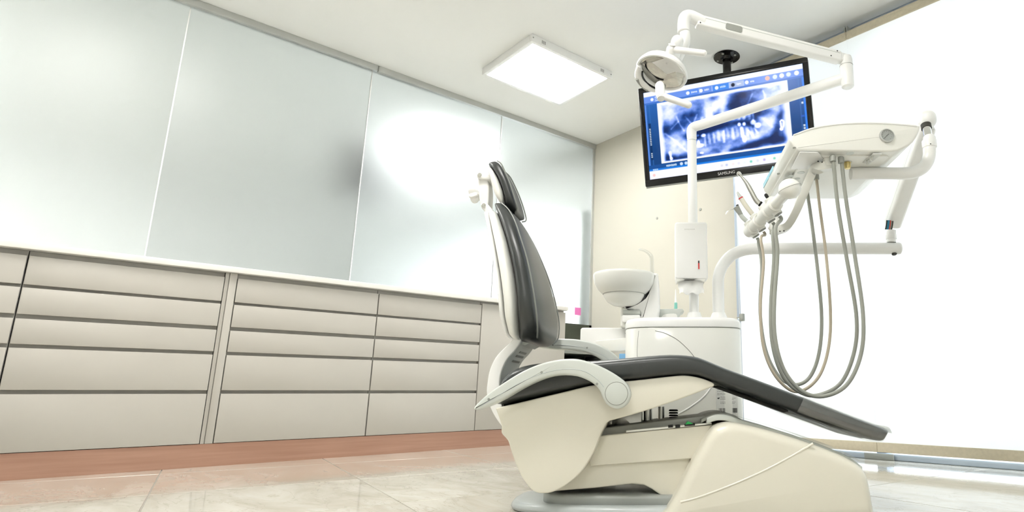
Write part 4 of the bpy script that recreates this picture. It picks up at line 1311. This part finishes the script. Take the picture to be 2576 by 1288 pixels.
# boss and bent bracket that carries the holder bar
p = under(2086, 402)
IT.part('pivot_boss', lathe([(0.0265, 0), (0.0265, 0.026), (0.024, 0.030)], 30, p, (0, 0, -1)), 'white')
HZ = pp(1990, 470, 2.07)[2]                     # height of the holder bar
bk = [(p[0] + 0.006, p[1], ZU - 0.030), (p[0] - 0.030, p[1] + 0.005, ZU - 0.034)] + [pp(x, y, d) for x, y, d in ((2045, 432, 2.24), (2024, 480, 2.27), (2000, 535, 2.34), (1980, 567, 2.41), (1958, 577, 2.46), (1942, 574, 2.49))]
rg = []
path = cr(bk, 6)
for i, q in enumerate(path):
    a, b = Vector(path[max(i - 1, 0)]), Vector(path[min(i + 1, len(path) - 1)])
    t_ = (b - a).normalized()
    s_ = Vector((0, 1, 0))
    s_ = (s_ - t_ * s_.dot(t_)).normalized()
    n_ = t_.cross(s_)
    w_, h_ = 0.019, 0.0155
    rg.append([tuple(Vector(q) + s_ * a_ * w_ + n_ * b_ * h_) for a_, b_ in ((-1, -.6), (-.9, -1), (.9, -1), (1, -.6), (1, .6), (.9, 1), (-.9, 1), (-1, .6))])
bk_ = IT.part('holder_bracket', loft(rg), 'white')
for x, y, d in ((2058, 406, 2.20), (2068, 408, 2.20), (1962, 582, 2.35), (1972, 581, 2.34)):
    IT.part('bracket_screw', disc(pp(x, y, d - 0.035), (0, -1, 0), 0.003, 0.001, 10), 'ink', bk_)
# holder bar with four clips
h0, h1 = Vector(pp(1984, 478, 2.08)), Vector(pp(1884, 583, 2.62))
hb = IT.part('holder_bar', capsule(tuple(h0), tuple(h1), 0.0215, 22), 'white')
cap_c = pp(1988, 472, 2.055)
hx = (h1 - h0).normalized()
cp_ = IT.part('holder_cap', xf(ball((0, 0, 0), 0.040, 1.0, 1.0, 0.92), Matrix.Translation(tuple(h0 - hx * 0.012))), 'white')
IT.part('cap_seam', tube([tuple(h0 - hx * 0.012 + Vector((math.cos(q * math.pi / 16) * 0.0404, math.sin(q * math.pi / 16) * 0.0404, 0.014 * math.cos(q * math.pi / 16)))) for q in range(33)], 0.0008, 6), 'inkgrey', cp_)
Lh = (h1 - h0).length
CL = [0.34, 0.50, 0.74, 0.92]
CDIR = Vector((-0.5, 0, 0.866))          # the clips lean towards the patient
for t_ in CL:
    c = h0 + hx * (Lh * t_)
    st_ = IT.part('holder_clip', join(
        tube([tuple(c - hx * 0.036), tuple(c - hx * 0.033), tuple(c + hx * 0.033), tuple(c + hx * 0.036)], [0.026, 0.0295, 0.0295, 0.026], 22),
        tube([tuple(c + CDIR * 0.036), tuple(c - CDIR * 0.036)], 0.0185, 18)), 'white')
    IT.part('clip_ring', lathe([(0.0165, 0), (0.0165, 0.003), (0.010, 0.004)], 16, tuple(c - CDIR * 0.037), tuple(-CDIR)), 'rubgrey', st_)
IT.part('rear_mount', lathe([(0.018, -0.06), (0.023, -0.055), (0.023, 0.02), (0.018, 0.025)], 24, pp(1948, 556, 2.50)), 'white')

# ------------------------------------------------------------------ handpieces with their hoses
def clip_pt(i):
    c = h0 + hx * (Lh * CL[i])
    return c, tuple(c - CDIR * 0.0455)


def hose_path(i, px, d0, dmid, d1):
    """hose from clip i: photo trace with the distance easing from the clip to the tray socket"""
    n = len(px)
    pts = []
    for k, (x, y) in enumerate(px):
        t = k / (n - 1)
        d = d0 + (dmid - d0) * min(1, t * 2) if t < 0.5 else dmid + (d1 - dmid) * (t - 0.5) * 2
        pts.append(pp(x, y, d))
    return cr([clip_pt(i)[1], tuple(Vector(clip_pt(i)[1]) - CDIR * 0.012 + Vector((0, 0, -0.004)))] + pts, 7)


def socket(th, end, mt_='rubgrey'):
    th.part('hose_end', lathe([(0.0115, 0), (0.0115, 0.02), (0.0095, 0.024)], 16, (end[0], end[1], end[2] - 0.012), (0, 0, 1)), mt_)


HOSES = [
    ([(1951, 575), (1956, 640), (1948, 760), (1950, 850), (1972, 930), (2016, 983), (2070, 997), (2130, 968), (2166, 890), (2171, 790), (2150, 640), (2128, 500), (2117, 404)], 2.23, 2.235, 2.15),
    ([(1944, 590), (1947, 650), (1939, 770), (1944, 870), (1972, 950), (2020, 990), (2066, 992), (2118, 960), (2150, 880), (2154, 790), (2130, 650), (2108, 520), (2097, 412)], 2.31, 2.32, 2.135),
    ([(1914, 600), (1921, 660), (1913, 770), (1920, 870), (1947, 940), (1990, 982), (2028, 978), (2064, 940), (2085, 870), (2089, 780), (2078, 640), (2062, 520), (2053, 440)], 2.44, 2.38, 2.33),
    ([(1908, 610), (1916, 670), (1912, 780), (1926, 880), (1958, 945), (1998, 968), (2036, 950), (2060, 890), (2067, 800), (2057, 680), (2042, 560), (2030, 478)], 2.56, 2.46, 2.42),
]


def handpiece(name, label, i, mat_hose, radius):
    c = h0 + hx * (Lh * CL[i])
    t = Thing(name, label, 'handpiece', tuple(c), True, 'handpieces in the holder')
    px, a, b, e = HOSES[i]
    path = hose_path(i, px, a, b, e)
    end = path[-1]
    if end[2] < ZU - 0.02:
        path = path + [(end[0] - 0.002, end[1], ZU - 0.0125)]
    t.part('hose', tube(path, radius, 12), mat_hose)
    socket(t, (path[-1][0], path[-1][1], ZU - 0.0190))
    return t, c


t, c = handpiece('handpiece_connector', 'grey handpiece hose in the clip nearest the round cap, without instrument', 0, 'hose', 0.0072)
t.part('connector', capsule(tuple(c + CDIR * 0.044), tuple(c + CDIR * 0.052), 0.007, 14), 'blackmatt')
t, c = handpiece('turbine_handpiece', 'silver dental turbine with a bent neck and round head', 1, 'hose', 0.0072)
D1 = c.y
tb_ = [tuple(c + CDIR * 0.041)] + [pp(x, y, D1) for x, y in ((1902, 504), (1890, 482), (1879, 462), (1870, 450), (1861, 439))]
pth = cr(tb_, 5)
nn = len(pth)
t.part('grip', tube(pth, [0.0105 if i < 6 else (0.0100 if i < 14 else max(0.0045, 0.0094 - 0.0006 * (i - 14))) for i in range(nn)], 16), 'satin')
t.part('rear_ring', tube(pth[0:3], 0.0112, 16), 'black')
p = pp(1859, 437, D1)
t.part('turbine_head', lathe([(0.006, -0.009), (0.0085, -0.007), (0.0088, 0.004), (0.006, 0.008), (0.002, 0.009)], 18, p, (-0.5, -0.6, 0.35)), 'chrome')
t, c = handpiece('scaler_handpiece', 'ivory scaler handpiece with a red ring', 2, 'hosebeige', 0.0060)
D2 = c.y
pth = cr([tuple(c + CDIR * 0.041), pp(1878, 520, D2), pp(1864, 499, D2)], 5)
t.part('grip', tube(pth, 0.0105, 16), 'ivory')
a, b = Vector(pp(1864, 499, D2)), Vector(pp(1854, 483, D2))
t.part('red_ring', tube([tuple(a - (b - a) * 0.05), tuple(a + (b - a) * 0.10)], 0.0109, 16), 'red')
t.part('nose', tube([tuple(a + (b - a) * 0.08), tuple(a + (b - a) * 0.5), tuple(b)], [0.0088, 0.0068, 0.0042], 16), 'armgrey')
t, c = handpiece('syringe_handpiece', 'grey air and water syringe with a thin bent metal nozzle', 3, 'hose', 0.0072)
D3 = c.y
pth = cr([tuple(c + CDIR * 0.041), pp(1868, 547, D3), pp(1862, 538, D3)], 5)
t.part('grip', tube(pth, 0.0100, 16), 'armgrey')
t.part('syringe_head', tube(cr([pp(1865, 543, D3), pp(1860, 534, D3), pp(1855, 526, D3), pp(1852, 521, D3)], 4), [0.0095 + 0.0004 * i for i in range(13)], 18), 'rubgrey')
t.part('syringe_button', disc(pp(1855, 517, D3), (-0.3, 0, 1), 0.006, 0.004, 14), 'blackmatt')
t.part('nozzle', tube(cr([pp(1850, 525, D3), pp(1838, 528, D3), pp(1830, 532, D3), pp(1826, 539, D3)], 5), 0.0016, 8), 'chrome')

# ================================================================== wall monitor hung from the ceiling
a_, b_, c_ = -0.336, 0.186, -0.018
TC = Vector((0.456, 3.85, 2.154))
TW, THT = 1.178, 0.705
TR_ = Matrix.Rotation(a_, 4, 'Z') @ Matrix.Rotation(b_, 4, 'X') @ Matrix.Rotation(c_, 4, 'Y')
TM = Matrix.Translation(TC) @ TR_
MO = Thing('wall_monitor', 'black ceiling-hung monitor showing a blue dental x-ray', 'monitor', tuple(pz(1828, 143, HC)))
MO.part('housing', xf(slab(rrect(-TW / 2, TW / 2, -THT / 2, THT / 2, 0.012), 0.008, 0.055, 0.010, 4), TM), 'blackmatt')
# frame in four pieces round the picture
bl, bb = 0.036, 0.048
SW0, SW1, SH0, SH1 = -TW / 2 + bl, TW / 2 - bl, -THT / 2 + bb, THT / 2 - bl
bez = MO.part('bezel', xf(join(rbox(-TW / 2, TW / 2, -0.006, 0.010, SH1, THT / 2, 0.008, 0.004), rbox(-TW / 2, TW / 2, -0.006, 0.010, -THT / 2, SH0, 0.008, 0.004),
                               rbox(-TW / 2, SW0, -0.006, 0.010, SH0 - 0.004, SH1 + 0.004, 0.004, 0.004), rbox(SW1, TW / 2, -0.006, 0.010, SH0 - 0.004, SH1 + 0.004, 0.004, 0.004)), TM), 'black')
MO.part('lower_strip', xf(rbox(-TW / 2 + 0.004, TW / 2 - 0.004, -0.002, 0.012, -THT / 2 - 0.010, -THT / 2 + 0.001, 0.003), TM), 'shelfgrey')
tg = text_shape('SAMSUNG', 0.026)
MO.part('lettering', xf(tg, TM @ Matrix.Translation((-0.005, -0.0062, -THT / 2 + 0.022)) @ Matrix.Rotation(math.pi / 2, 4, 'X')), 'silvertext', bez, 'silver maker lettering')

# ---- screen picture: one grid of coloured points (a flat print that gives off light)
NX, NY = 400, 222
ugrid, vgrid = np.meshgrid(np.linspace(0, 1, NX), np.linspace(0, 1, NY))      # v down
img = np.zeros((NY, NX, 3))


def paint(mask, col, k=1.0):
    global img
    m_ = (mask * k)[..., None]
    img = img * (1 - m_) + np.array(col) * m_


def soft(d, w):
    return np.clip(0.5 - d / w, 0, 1)


def rectm(u0, u1, v0, v1, w=0.006):
    return soft(u0 - ugrid, w) * soft(ugrid - u1, w) * soft(v0 - vgrid, w) * soft(vgrid - v1, w)


img[:] = np.array([0.02, 0.25, 0.50])
paint(np.clip(1 - vgrid * 1.5, 0, 1), (0.17, 0.42, 0.76))
paint(rectm(0, 0.012, 0, 1), (0.35, 0.55, 0.90))
paint(rectm(0.988, 1, 0, 1), (0.15, 0.5, 0.95))
paint(rectm(0.03, 0.034, 0.14, 0.85), (0.2, 0.45, 0.75))
paint(rectm(0.966, 0.969, 0.14, 0.85), (0.2, 0.45, 0.75))
paint(rectm(0, 1, 0, 0.055), (0.97, 0.98, 1.0))
paint(rectm(0.0, 1, 0.055, 0.125), (0.42, 0.58, 0.92))
paint(rectm(0.0, 1, 0.125, 0.145), (0.25, 0.45, 0.80))
paint(rectm(0.0, 1, 0.84, 0.90), (0.02, 0.30, 0.60))
paint(rectm(0.0, 1, 0.885, 0.905), (0.0, 0.48, 0.90))
paint(rectm(0.0, 1, 0.905, 1.0), (0.96, 0.96, 1.0))
XU0, XU1, XV0, XV1 = 0.085, 0.905, 0.145, 0.835
A = (ugrid - XU0) / (XU1 - XU0)
B = (vgrid - XV0) / (XV1 - XV0)
inside = rectm(XU0, XU1, XV0, XV1, 0.004)
I = np.full_like(A, 0.52)
rs = np.random.RandomState(5)


def fbm(sx, sy, seed):
    r = np.random.RandomState(seed)
    out = np.zeros_like(A)
    for o in range(4):
        nx, ny = int(sx * 2 ** o) + 2, int(sy * 2 ** o) + 2
        g_ = r.rand(ny, nx)
        x, y = np.clip(A, 0, 1) * (nx - 1.001), np.clip(B, 0, 1) * (ny - 1.001)
        i, j = x.astype(int), y.astype(int)
        fx, fy = x - i, y - j
        fx, fy = fx * fx * (3 - 2 * fx), fy * fy * (3 - 2 * fy)
        out += (g_[j, i] * (1 - fx) * (1 - fy) + g_[j, i + 1] * fx * (1 - fy) + g_[j + 1, i] * (1 - fx) * fy + g_[j + 1, i + 1] * fx * fy) / 2 ** o
    return out / 1.875


I += (fbm(7, 5, 1) - 0.5) * 0.75
I += (fbm(18, 9, 2) - 0.5) * 0.45


def blob(a, b, ra, rb, amp, rot=0.0, p=1.0):
    global I
    c_, s_ = math.cos(rot), math.sin(rot)
    x, y = (A - a), (B - b)
    x, y = x * c_ + y * s_, -x * s_ + y * c_
    I = I + amp * np.exp(-((x / ra) ** 2 + (y / rb) ** 2) ** p)


def stroke(pts, w, amp):
    global I
    P_ = np.array(cr(pts, 10))
    d = np.full_like(A, 9.0)
    for q in range(len(P_) - 1):
        p0, p1 = P_[q], P_[q + 1]
        e = p1 - p0
        L2 = e.dot(e) + 1e-9
        t = np.clip(((A - p0[0]) * e[0] + (B - p0[1]) * e[1]) / L2, 0, 1)
        d = np.minimum(d, np.hypot(A - p0[0] - t * e[0], (B - p0[1] - t * e[1]) * 0.55))
    I = I + amp * np.exp(-(d / w) ** 2)


# bright skull base and upper face
blob(0.5, 0.02, 0.6, 0.09, 0.30)
blob(0.10, 0.22, 0.10, 0.16, 0.28)
blob(0.90, 0.22, 0.09, 0.14, 0.28)
blob(0.405, 0.25, 0.035, 0.24, 0.42)
blob(0.515, 0.28, 0.035, 0.24, 0.40)
blob(0.455, 0.22, 0.02, 0.10, 0.35)
# dark sinuses and airway
for a, b, ra, rb, am in ((0.27, 0.29, 0.085, 0.07, -0.62), (0.22, 0.40, 0.10, 0.06, -0.35), (0.44, 0.07, 0.04, 0.06, -0.45), (0.46, 0.38, 0.035, 0.09, -0.4), (0.66, 0.10, 0.075, 0.10, -0.62), (0.60, 0.28, 0.06, 0.09, -0.55),
                         (0.72, 0.26, 0.06, 0.07, -0.35), (0.80, 0.42, 0.10, 0.09, -0.45), (0.12, 0.48, 0.10, 0.07, -0.35), (0.80, 0.08, 0.05, 0.06, -0.35)):
    blob(a, b, ra, rb, am)
# mouth gap between the rows of teeth
stroke([(0.30, 0.62), (0.38, 0.58), (0.50, 0.53), (0.62, 0.53), (0.72, 0.57)], 0.035, -0.62)
blob(0.28, 0.62, 0.07, 0.09, -0.38)
blob(0.75, 0.46, 0.05, 0.06, -0.45)
# jaw bone
stroke([(0.13, 0.50), (0.16, 0.66), (0.24, 0.80), (0.38, 0.88), (0.52, 0.88), (0.68, 0.84), (0.80, 0.72), (0.86, 0.58), (0.90, 0.45)], 0.055, 0.22)
stroke([(0.66, 0.45), (0.74, 0.46), (0.82, 0.56), (0.86, 0.68)], 0.014, 0.20)
stroke([(0.05, 0.52), (0.13, 0.68), (0.20, 0.84), (0.28, 0.95)], 0.010, 0.25)
for pts in ([(0.15, 0.28), (0.17, 0.40), (0.20, 0.52)], [(0.22, 0.30), (0.26, 0.42)], [(0.31, 0.30), (0.28, 0.42)], [(0.74, 0.12), (0.70, 0.28), (0.69, 0.38)], [(0.82, 0.10), (0.83, 0.22), (0.79, 0.32)], [(0.10, 0.46), (0.16, 0.36)]):
    stroke(pts, 0.008, 0.22)
# dark below the jaw
stroke([(0.05, 0.93), (0.15, 0.97), (0.30, 0.99)], 0.04, -0.55)
stroke([(0.56, 0.97), (0.68, 0.93), (0.80, 0.88), (0.95, 0.90)], 0.030, -0.65)
stroke([(0.95, 0.48), (0.905, 0.60), (0.895, 0.75), (0.86, 0.88)], 0.026, -0.50)
blob(0.42, 0.93, 0.05, 0.05, -0.25)
# teeth
for k in range(10):
    a = 0.345 + k * 0.040
    y_ = 0.535 - 0.05 * math.exp(-((a - 0.53) / 0.12) ** 2)
    q_ = rs.uniform(-0.03, 0.03)
    stroke([(a + 0.004, y_ - 0.15 + q_), (a + q_ * 0.2, y_ - 0.03)], 0.009 + rs.uniform(0, .005), 0.26 + q_ * 3)
    stroke([(a + 0.02, y_ - 0.12), (a + 0.02, y_ - 0.03)], 0.006, -0.10)
for k in range(11):
    a = 0.355 + k * 0.036
    y_ = 0.645 - 0.055 * math.exp(-((a - 0.55) / 0.12) ** 2)
    q_ = rs.uniform(-0.035, 0.035)
    stroke([(a + q_ * 0.2, y_ + 0.01 + q_ * 0.6), (a + 0.003, y_ + 0.17 + q_)], 0.008 + rs.uniform(0, .005), 0.24 + q_ * 3)
    stroke([(a + 0.018, y_ + 0.03), (a + 0.018, y_ + 0.14)], 0.006, -0.10)
for a, b, ra, rb in ((0.625, 0.56, 0.013, 0.03), (0.662, 0.565, 0.013, 0.03), (0.728, 0.565, 0.022, 0.04), (0.758, 0.62, 0.024, 0.04), (0.345, 0.64, 0.02, 0.03), (0.30, 0.63, 0.02, 0.025), (0.315, 0.80, 0.03, 0.03), (0.305, 0.76, 0.012, 0.05)):
    blob(a, b, ra, rb, 0.9, p=2)
stroke([(0.64, 0.63), (0.645, 0.76)], 0.012, 0.7)
blob(0.655, 0.80, 0.016, 0.05, 0.9, p=2)
stroke([(0.735, 0.38), (0.73, 0.54)], 0.010, 0.45)
stroke([(0.69, 0.68), (0.715, 0.76)], 0.008, 0.35)
stroke([(0.735, 0.66), (0.755, 0.74)], 0.008, 0.35)
stroke([(0.075, 0.84), (0.078, 0.92)], 0.009, 1.1)
blob(0.082, 0.945, 0.014, 0.028, 1.1, p=2)
stroke([(0.925, 0.62), (0.935, 0.60), (0.948, 0.63), (0.943, 0.70), (0.930, 0.72), (0.926, 0.64)], 0.005, 1.1)
blob(0.928, 0.735, 0.013, 0.025, 1.1, p=2)
stroke([(0.318, 0.92), (0.330, 0.925)], 0.007, 0.9)
edge = np.minimum(np.minimum(A / 0.035, (1 - A) / 0.05), np.minimum(B / 0.05, (1 - B) / 0.035))
I = np.clip(I + 0.05, 0, 1)
I = I + (1.15 - I) * np.clip(1.3 - edge, 0, 1)
I = np.clip(I, 0, 1)
stops = np.array([0, 0.30, 0.55, 0.80, 1.0])
cols = np.array([(0.03, 0.14, 0.36), (0.14, 0.31, 0.62), (0.47, 0.60, 0.93), (0.84, 0.89, 1.0), (1, 1, 1)])
xr = np.stack([np.interp(I, stops, cols[:, q]) for q in range(3)], -1)
img = img * (1 - inside[..., None]) + xr * inside[..., None]


def dash(u0, u1, v, h_, col, seed, k=0.9):         # a line of print too small to read
    r = np.random.RandomState(seed)
    u = u0
    while u < u1:
        w_ = r.uniform(0.004, 0.010)
        paint(rectm(u, min(u + w_, u1), v - h_ / 2 * r.uniform(.6, 1), v + h_ / 2 * r.uniform(.6, 1), 0.004), col, k)
        u += w_ + 0.002


def dot(u, v, r_, col, k=1.0):
    paint(soft(np.hypot((ugrid - u) * 1.75, vgrid - v) - r_, 0.008), col, k)


W_ = (1, 1, 1)
for s_, (v_, u1_) in enumerate(((0.072, 0.125), (0.092, 0.115), (0.112, 0.125))):
    dash(0.075, u1_, v_, 0.012, W_, 20 + s_)
dot(0.055, 0.092, 0.018, W_)
paint(rectm(0.285, 0.36, 0.06, 0.122), (0.36, 0.56, 0.93))
paint(rectm(0.455, 0.555, 0.06, 0.122), (0.27, 0.55, 0.93))
paint(rectm(0.556, 0.645, 0.06, 0.122), (0.68, 0.75, 0.90))
for u_, u1_, s_ in ((0.293, 0.355, 1), (0.378, 0.43, 2), (0.478, 0.535, 3), (0.58, 0.63, 4), (0.665, 0.71, 5)):
    dot(u_, 0.092, 0.020, W_ if s_ != 4 else (0.05, 0.08, 0.2))
    dash(u_ + 0.022, u1_, 0.092, 0.024, W_, 30 + s_, 0.8)
for u_ in (0.367, 0.447, 0.556, 0.645):
    paint(rectm(u_, u_ + 0.003, 0.062, 0.12), (0.8, 0.88, 1.0))
for u_, col in ((0.79, (1, 0.72, 0.66)), (0.835, (0.85, 0.9, 1)), (0.875, W_), (0.915, (0.85, 0.9, 1)), (0.962, W_)):
    dot(u_, 0.088, 0.024, col)
for v_, v1_ in ((0.42, 0.62), (0.70, 0.76)):
    paint(rectm(0.018, 0.034, v_ - 0.06, v1_ + 0.02), (0.0, 0.18, 0.38))
    v = v_
    r = np.random.RandomState(int(v_ * 100))
    while v < v1_:
        paint(rectm(0.021, 0.031, v, v + 0.012, 0.004), W_, 0.85)
        v += 0.020
for v_ in (0.40, 0.64, 0.67):
    paint(rectm(0.974, 0.986, v_, v_ + 0.022, 0.004), W_, 0.8)
paint(rectm(0.966, 0.987, 0.54, 0.56), (0.1, 0.35, 0.75))
dash(0.115, 0.185, 0.868, 0.026, W_, 50)
dot(0.215, 0.868, 0.018, (0.85, 0.9, 1))
dot(0.245, 0.868, 0.018, (0.8, 0.88, 1))
dash(0.025, 0.06, 0.893, 0.026, (0.85, 0.9, 1), 51)
dot(0.03, 0.955, 0.016, (1, 0.75, 0.72), 0.8)
for k_, u_ in enumerate((0.47, 0.50, 0.54, 0.575, 0.61, 0.65, 0.69, 0.73, 0.79)):
    dot(u_, 0.952, 0.013, ((0.85, 0.85, 0.9), (0.7, 0.75, 0.9), (0.95, 0.9, 0.9), (0.88, 0.88, 0.95), (0.92, 0.95, 0.95), (0.35, 0.82, 0.70), (0.85, 0.88, 0.92), (0.72, 0.65, 0.9), (0.45, 0.85, 0.68))[k_], 0.8)

lin = np.where(img <= 0.04045, img / 12.92, ((np.clip(img, 0, 1) + 0.055) / 1.055) ** 2.4)
xs_ = np.linspace(SW0, SW1, NX)
zs_ = np.linspace(SH1, SH0, NY)
pts_ = np.stack([np.tile(xs_, NY), np.full(NX * NY, 0.002), np.repeat(zs_, NX)], 1)
m3 = np.array(TM.to_3x3())
pts_ = pts_ @ m3.T + np.array(TM.translation) - np.array(MO.base)
ii = np.arange(NX * (NY - 1)).reshape(NY - 1, NX)[:, :-1].ravel()
fc = np.stack([ii, ii + NX, ii + NX + 1, ii + 1], 1)
me = bpy.data.meshes.new('screen')
me.vertices.add(len(pts_))
me.vertices.foreach_set('co', pts_.astype(np.float32).ravel())
me.loops.add(fc.size)
me.loops.foreach_set('vertex_index', fc.astype(np.int32).ravel())
me.polygons.add(len(fc))
me.polygons.foreach_set('loop_start', np.arange(0, fc.size, 4, dtype=np.int32))
me.update(calc_edges=True)
att = me.color_attributes.new('picture', 'FLOAT_COLOR', 'POINT')
att.data.foreach_set('color', np.concatenate([lin.reshape(-1, 3), np.ones((NX * NY, 1))], 1).astype(np.float32).ravel())
m, nt, out = node_mat('lit_screen')
at = nt.nodes.new('ShaderNodeVertexColor')
at.layer_name = 'picture'
em = N(nt, 'ShaderNodeEmission', Strength=0.80)
gl = N(nt, 'ShaderNodeBsdfGlossy', Roughness=0.2)
gl.inputs[0].default_value = (0.03, 0.03, 0.03, 1)
ad = nt.nodes.new('ShaderNodeAddShader')
nt.links.new(at.outputs[0], em.inputs[0])
nt.links.new(em.outputs[0], ad.inputs[0])
nt.links.new(gl.outputs[0], ad.inputs[1])
nt.links.new(ad.outputs[0], out.inputs[0])
m.cycles.emission_sampling = 'NONE'
me.materials.append(m)
so = bpy.data.objects.new('screen', me)
COL.objects.link(so)
so.parent = MO.o
so['label'] = 'lit screen with a blue panoramic x-ray of teeth'
# ceiling mount
cm = MO.base
fg = MO.part('ceiling_flange', lathe([(0.098, 0), (0.098, -0.006), (0.094, -0.010), (0.045, -0.012), (0.034, -0.03)], 36, (cm[0], cm[1], HC)), 'black')
for q in (0.9, 2.6, 4.2, 5.6):
    MO.part('flange_bolt', lathe([(0.009, 0), (0.009, 0.006), (0.006, 0.009)], 10, (cm[0] + 0.072 * math.cos(q), cm[1] + 0.072 * math.sin(q), HC - 0.010), (0, 0, -1)), 'rubgrey', fg)
MO.part('pole', tube([(cm[0], cm[1], HC - 0.01), (cm[0], cm[1], TC.z - 0.05)], 0.031, 22), 'black')
MO.part('mount_arm', join(xf(rbox(-0.10, 0.10, 0.055, 0.075, -0.10, 0.10, 0.006), TM), tube([(cm[0], cm[1], TC.z), tuple(TM @ Vector((0, 0.07, 0)))], 0.028, 12)), 'black')
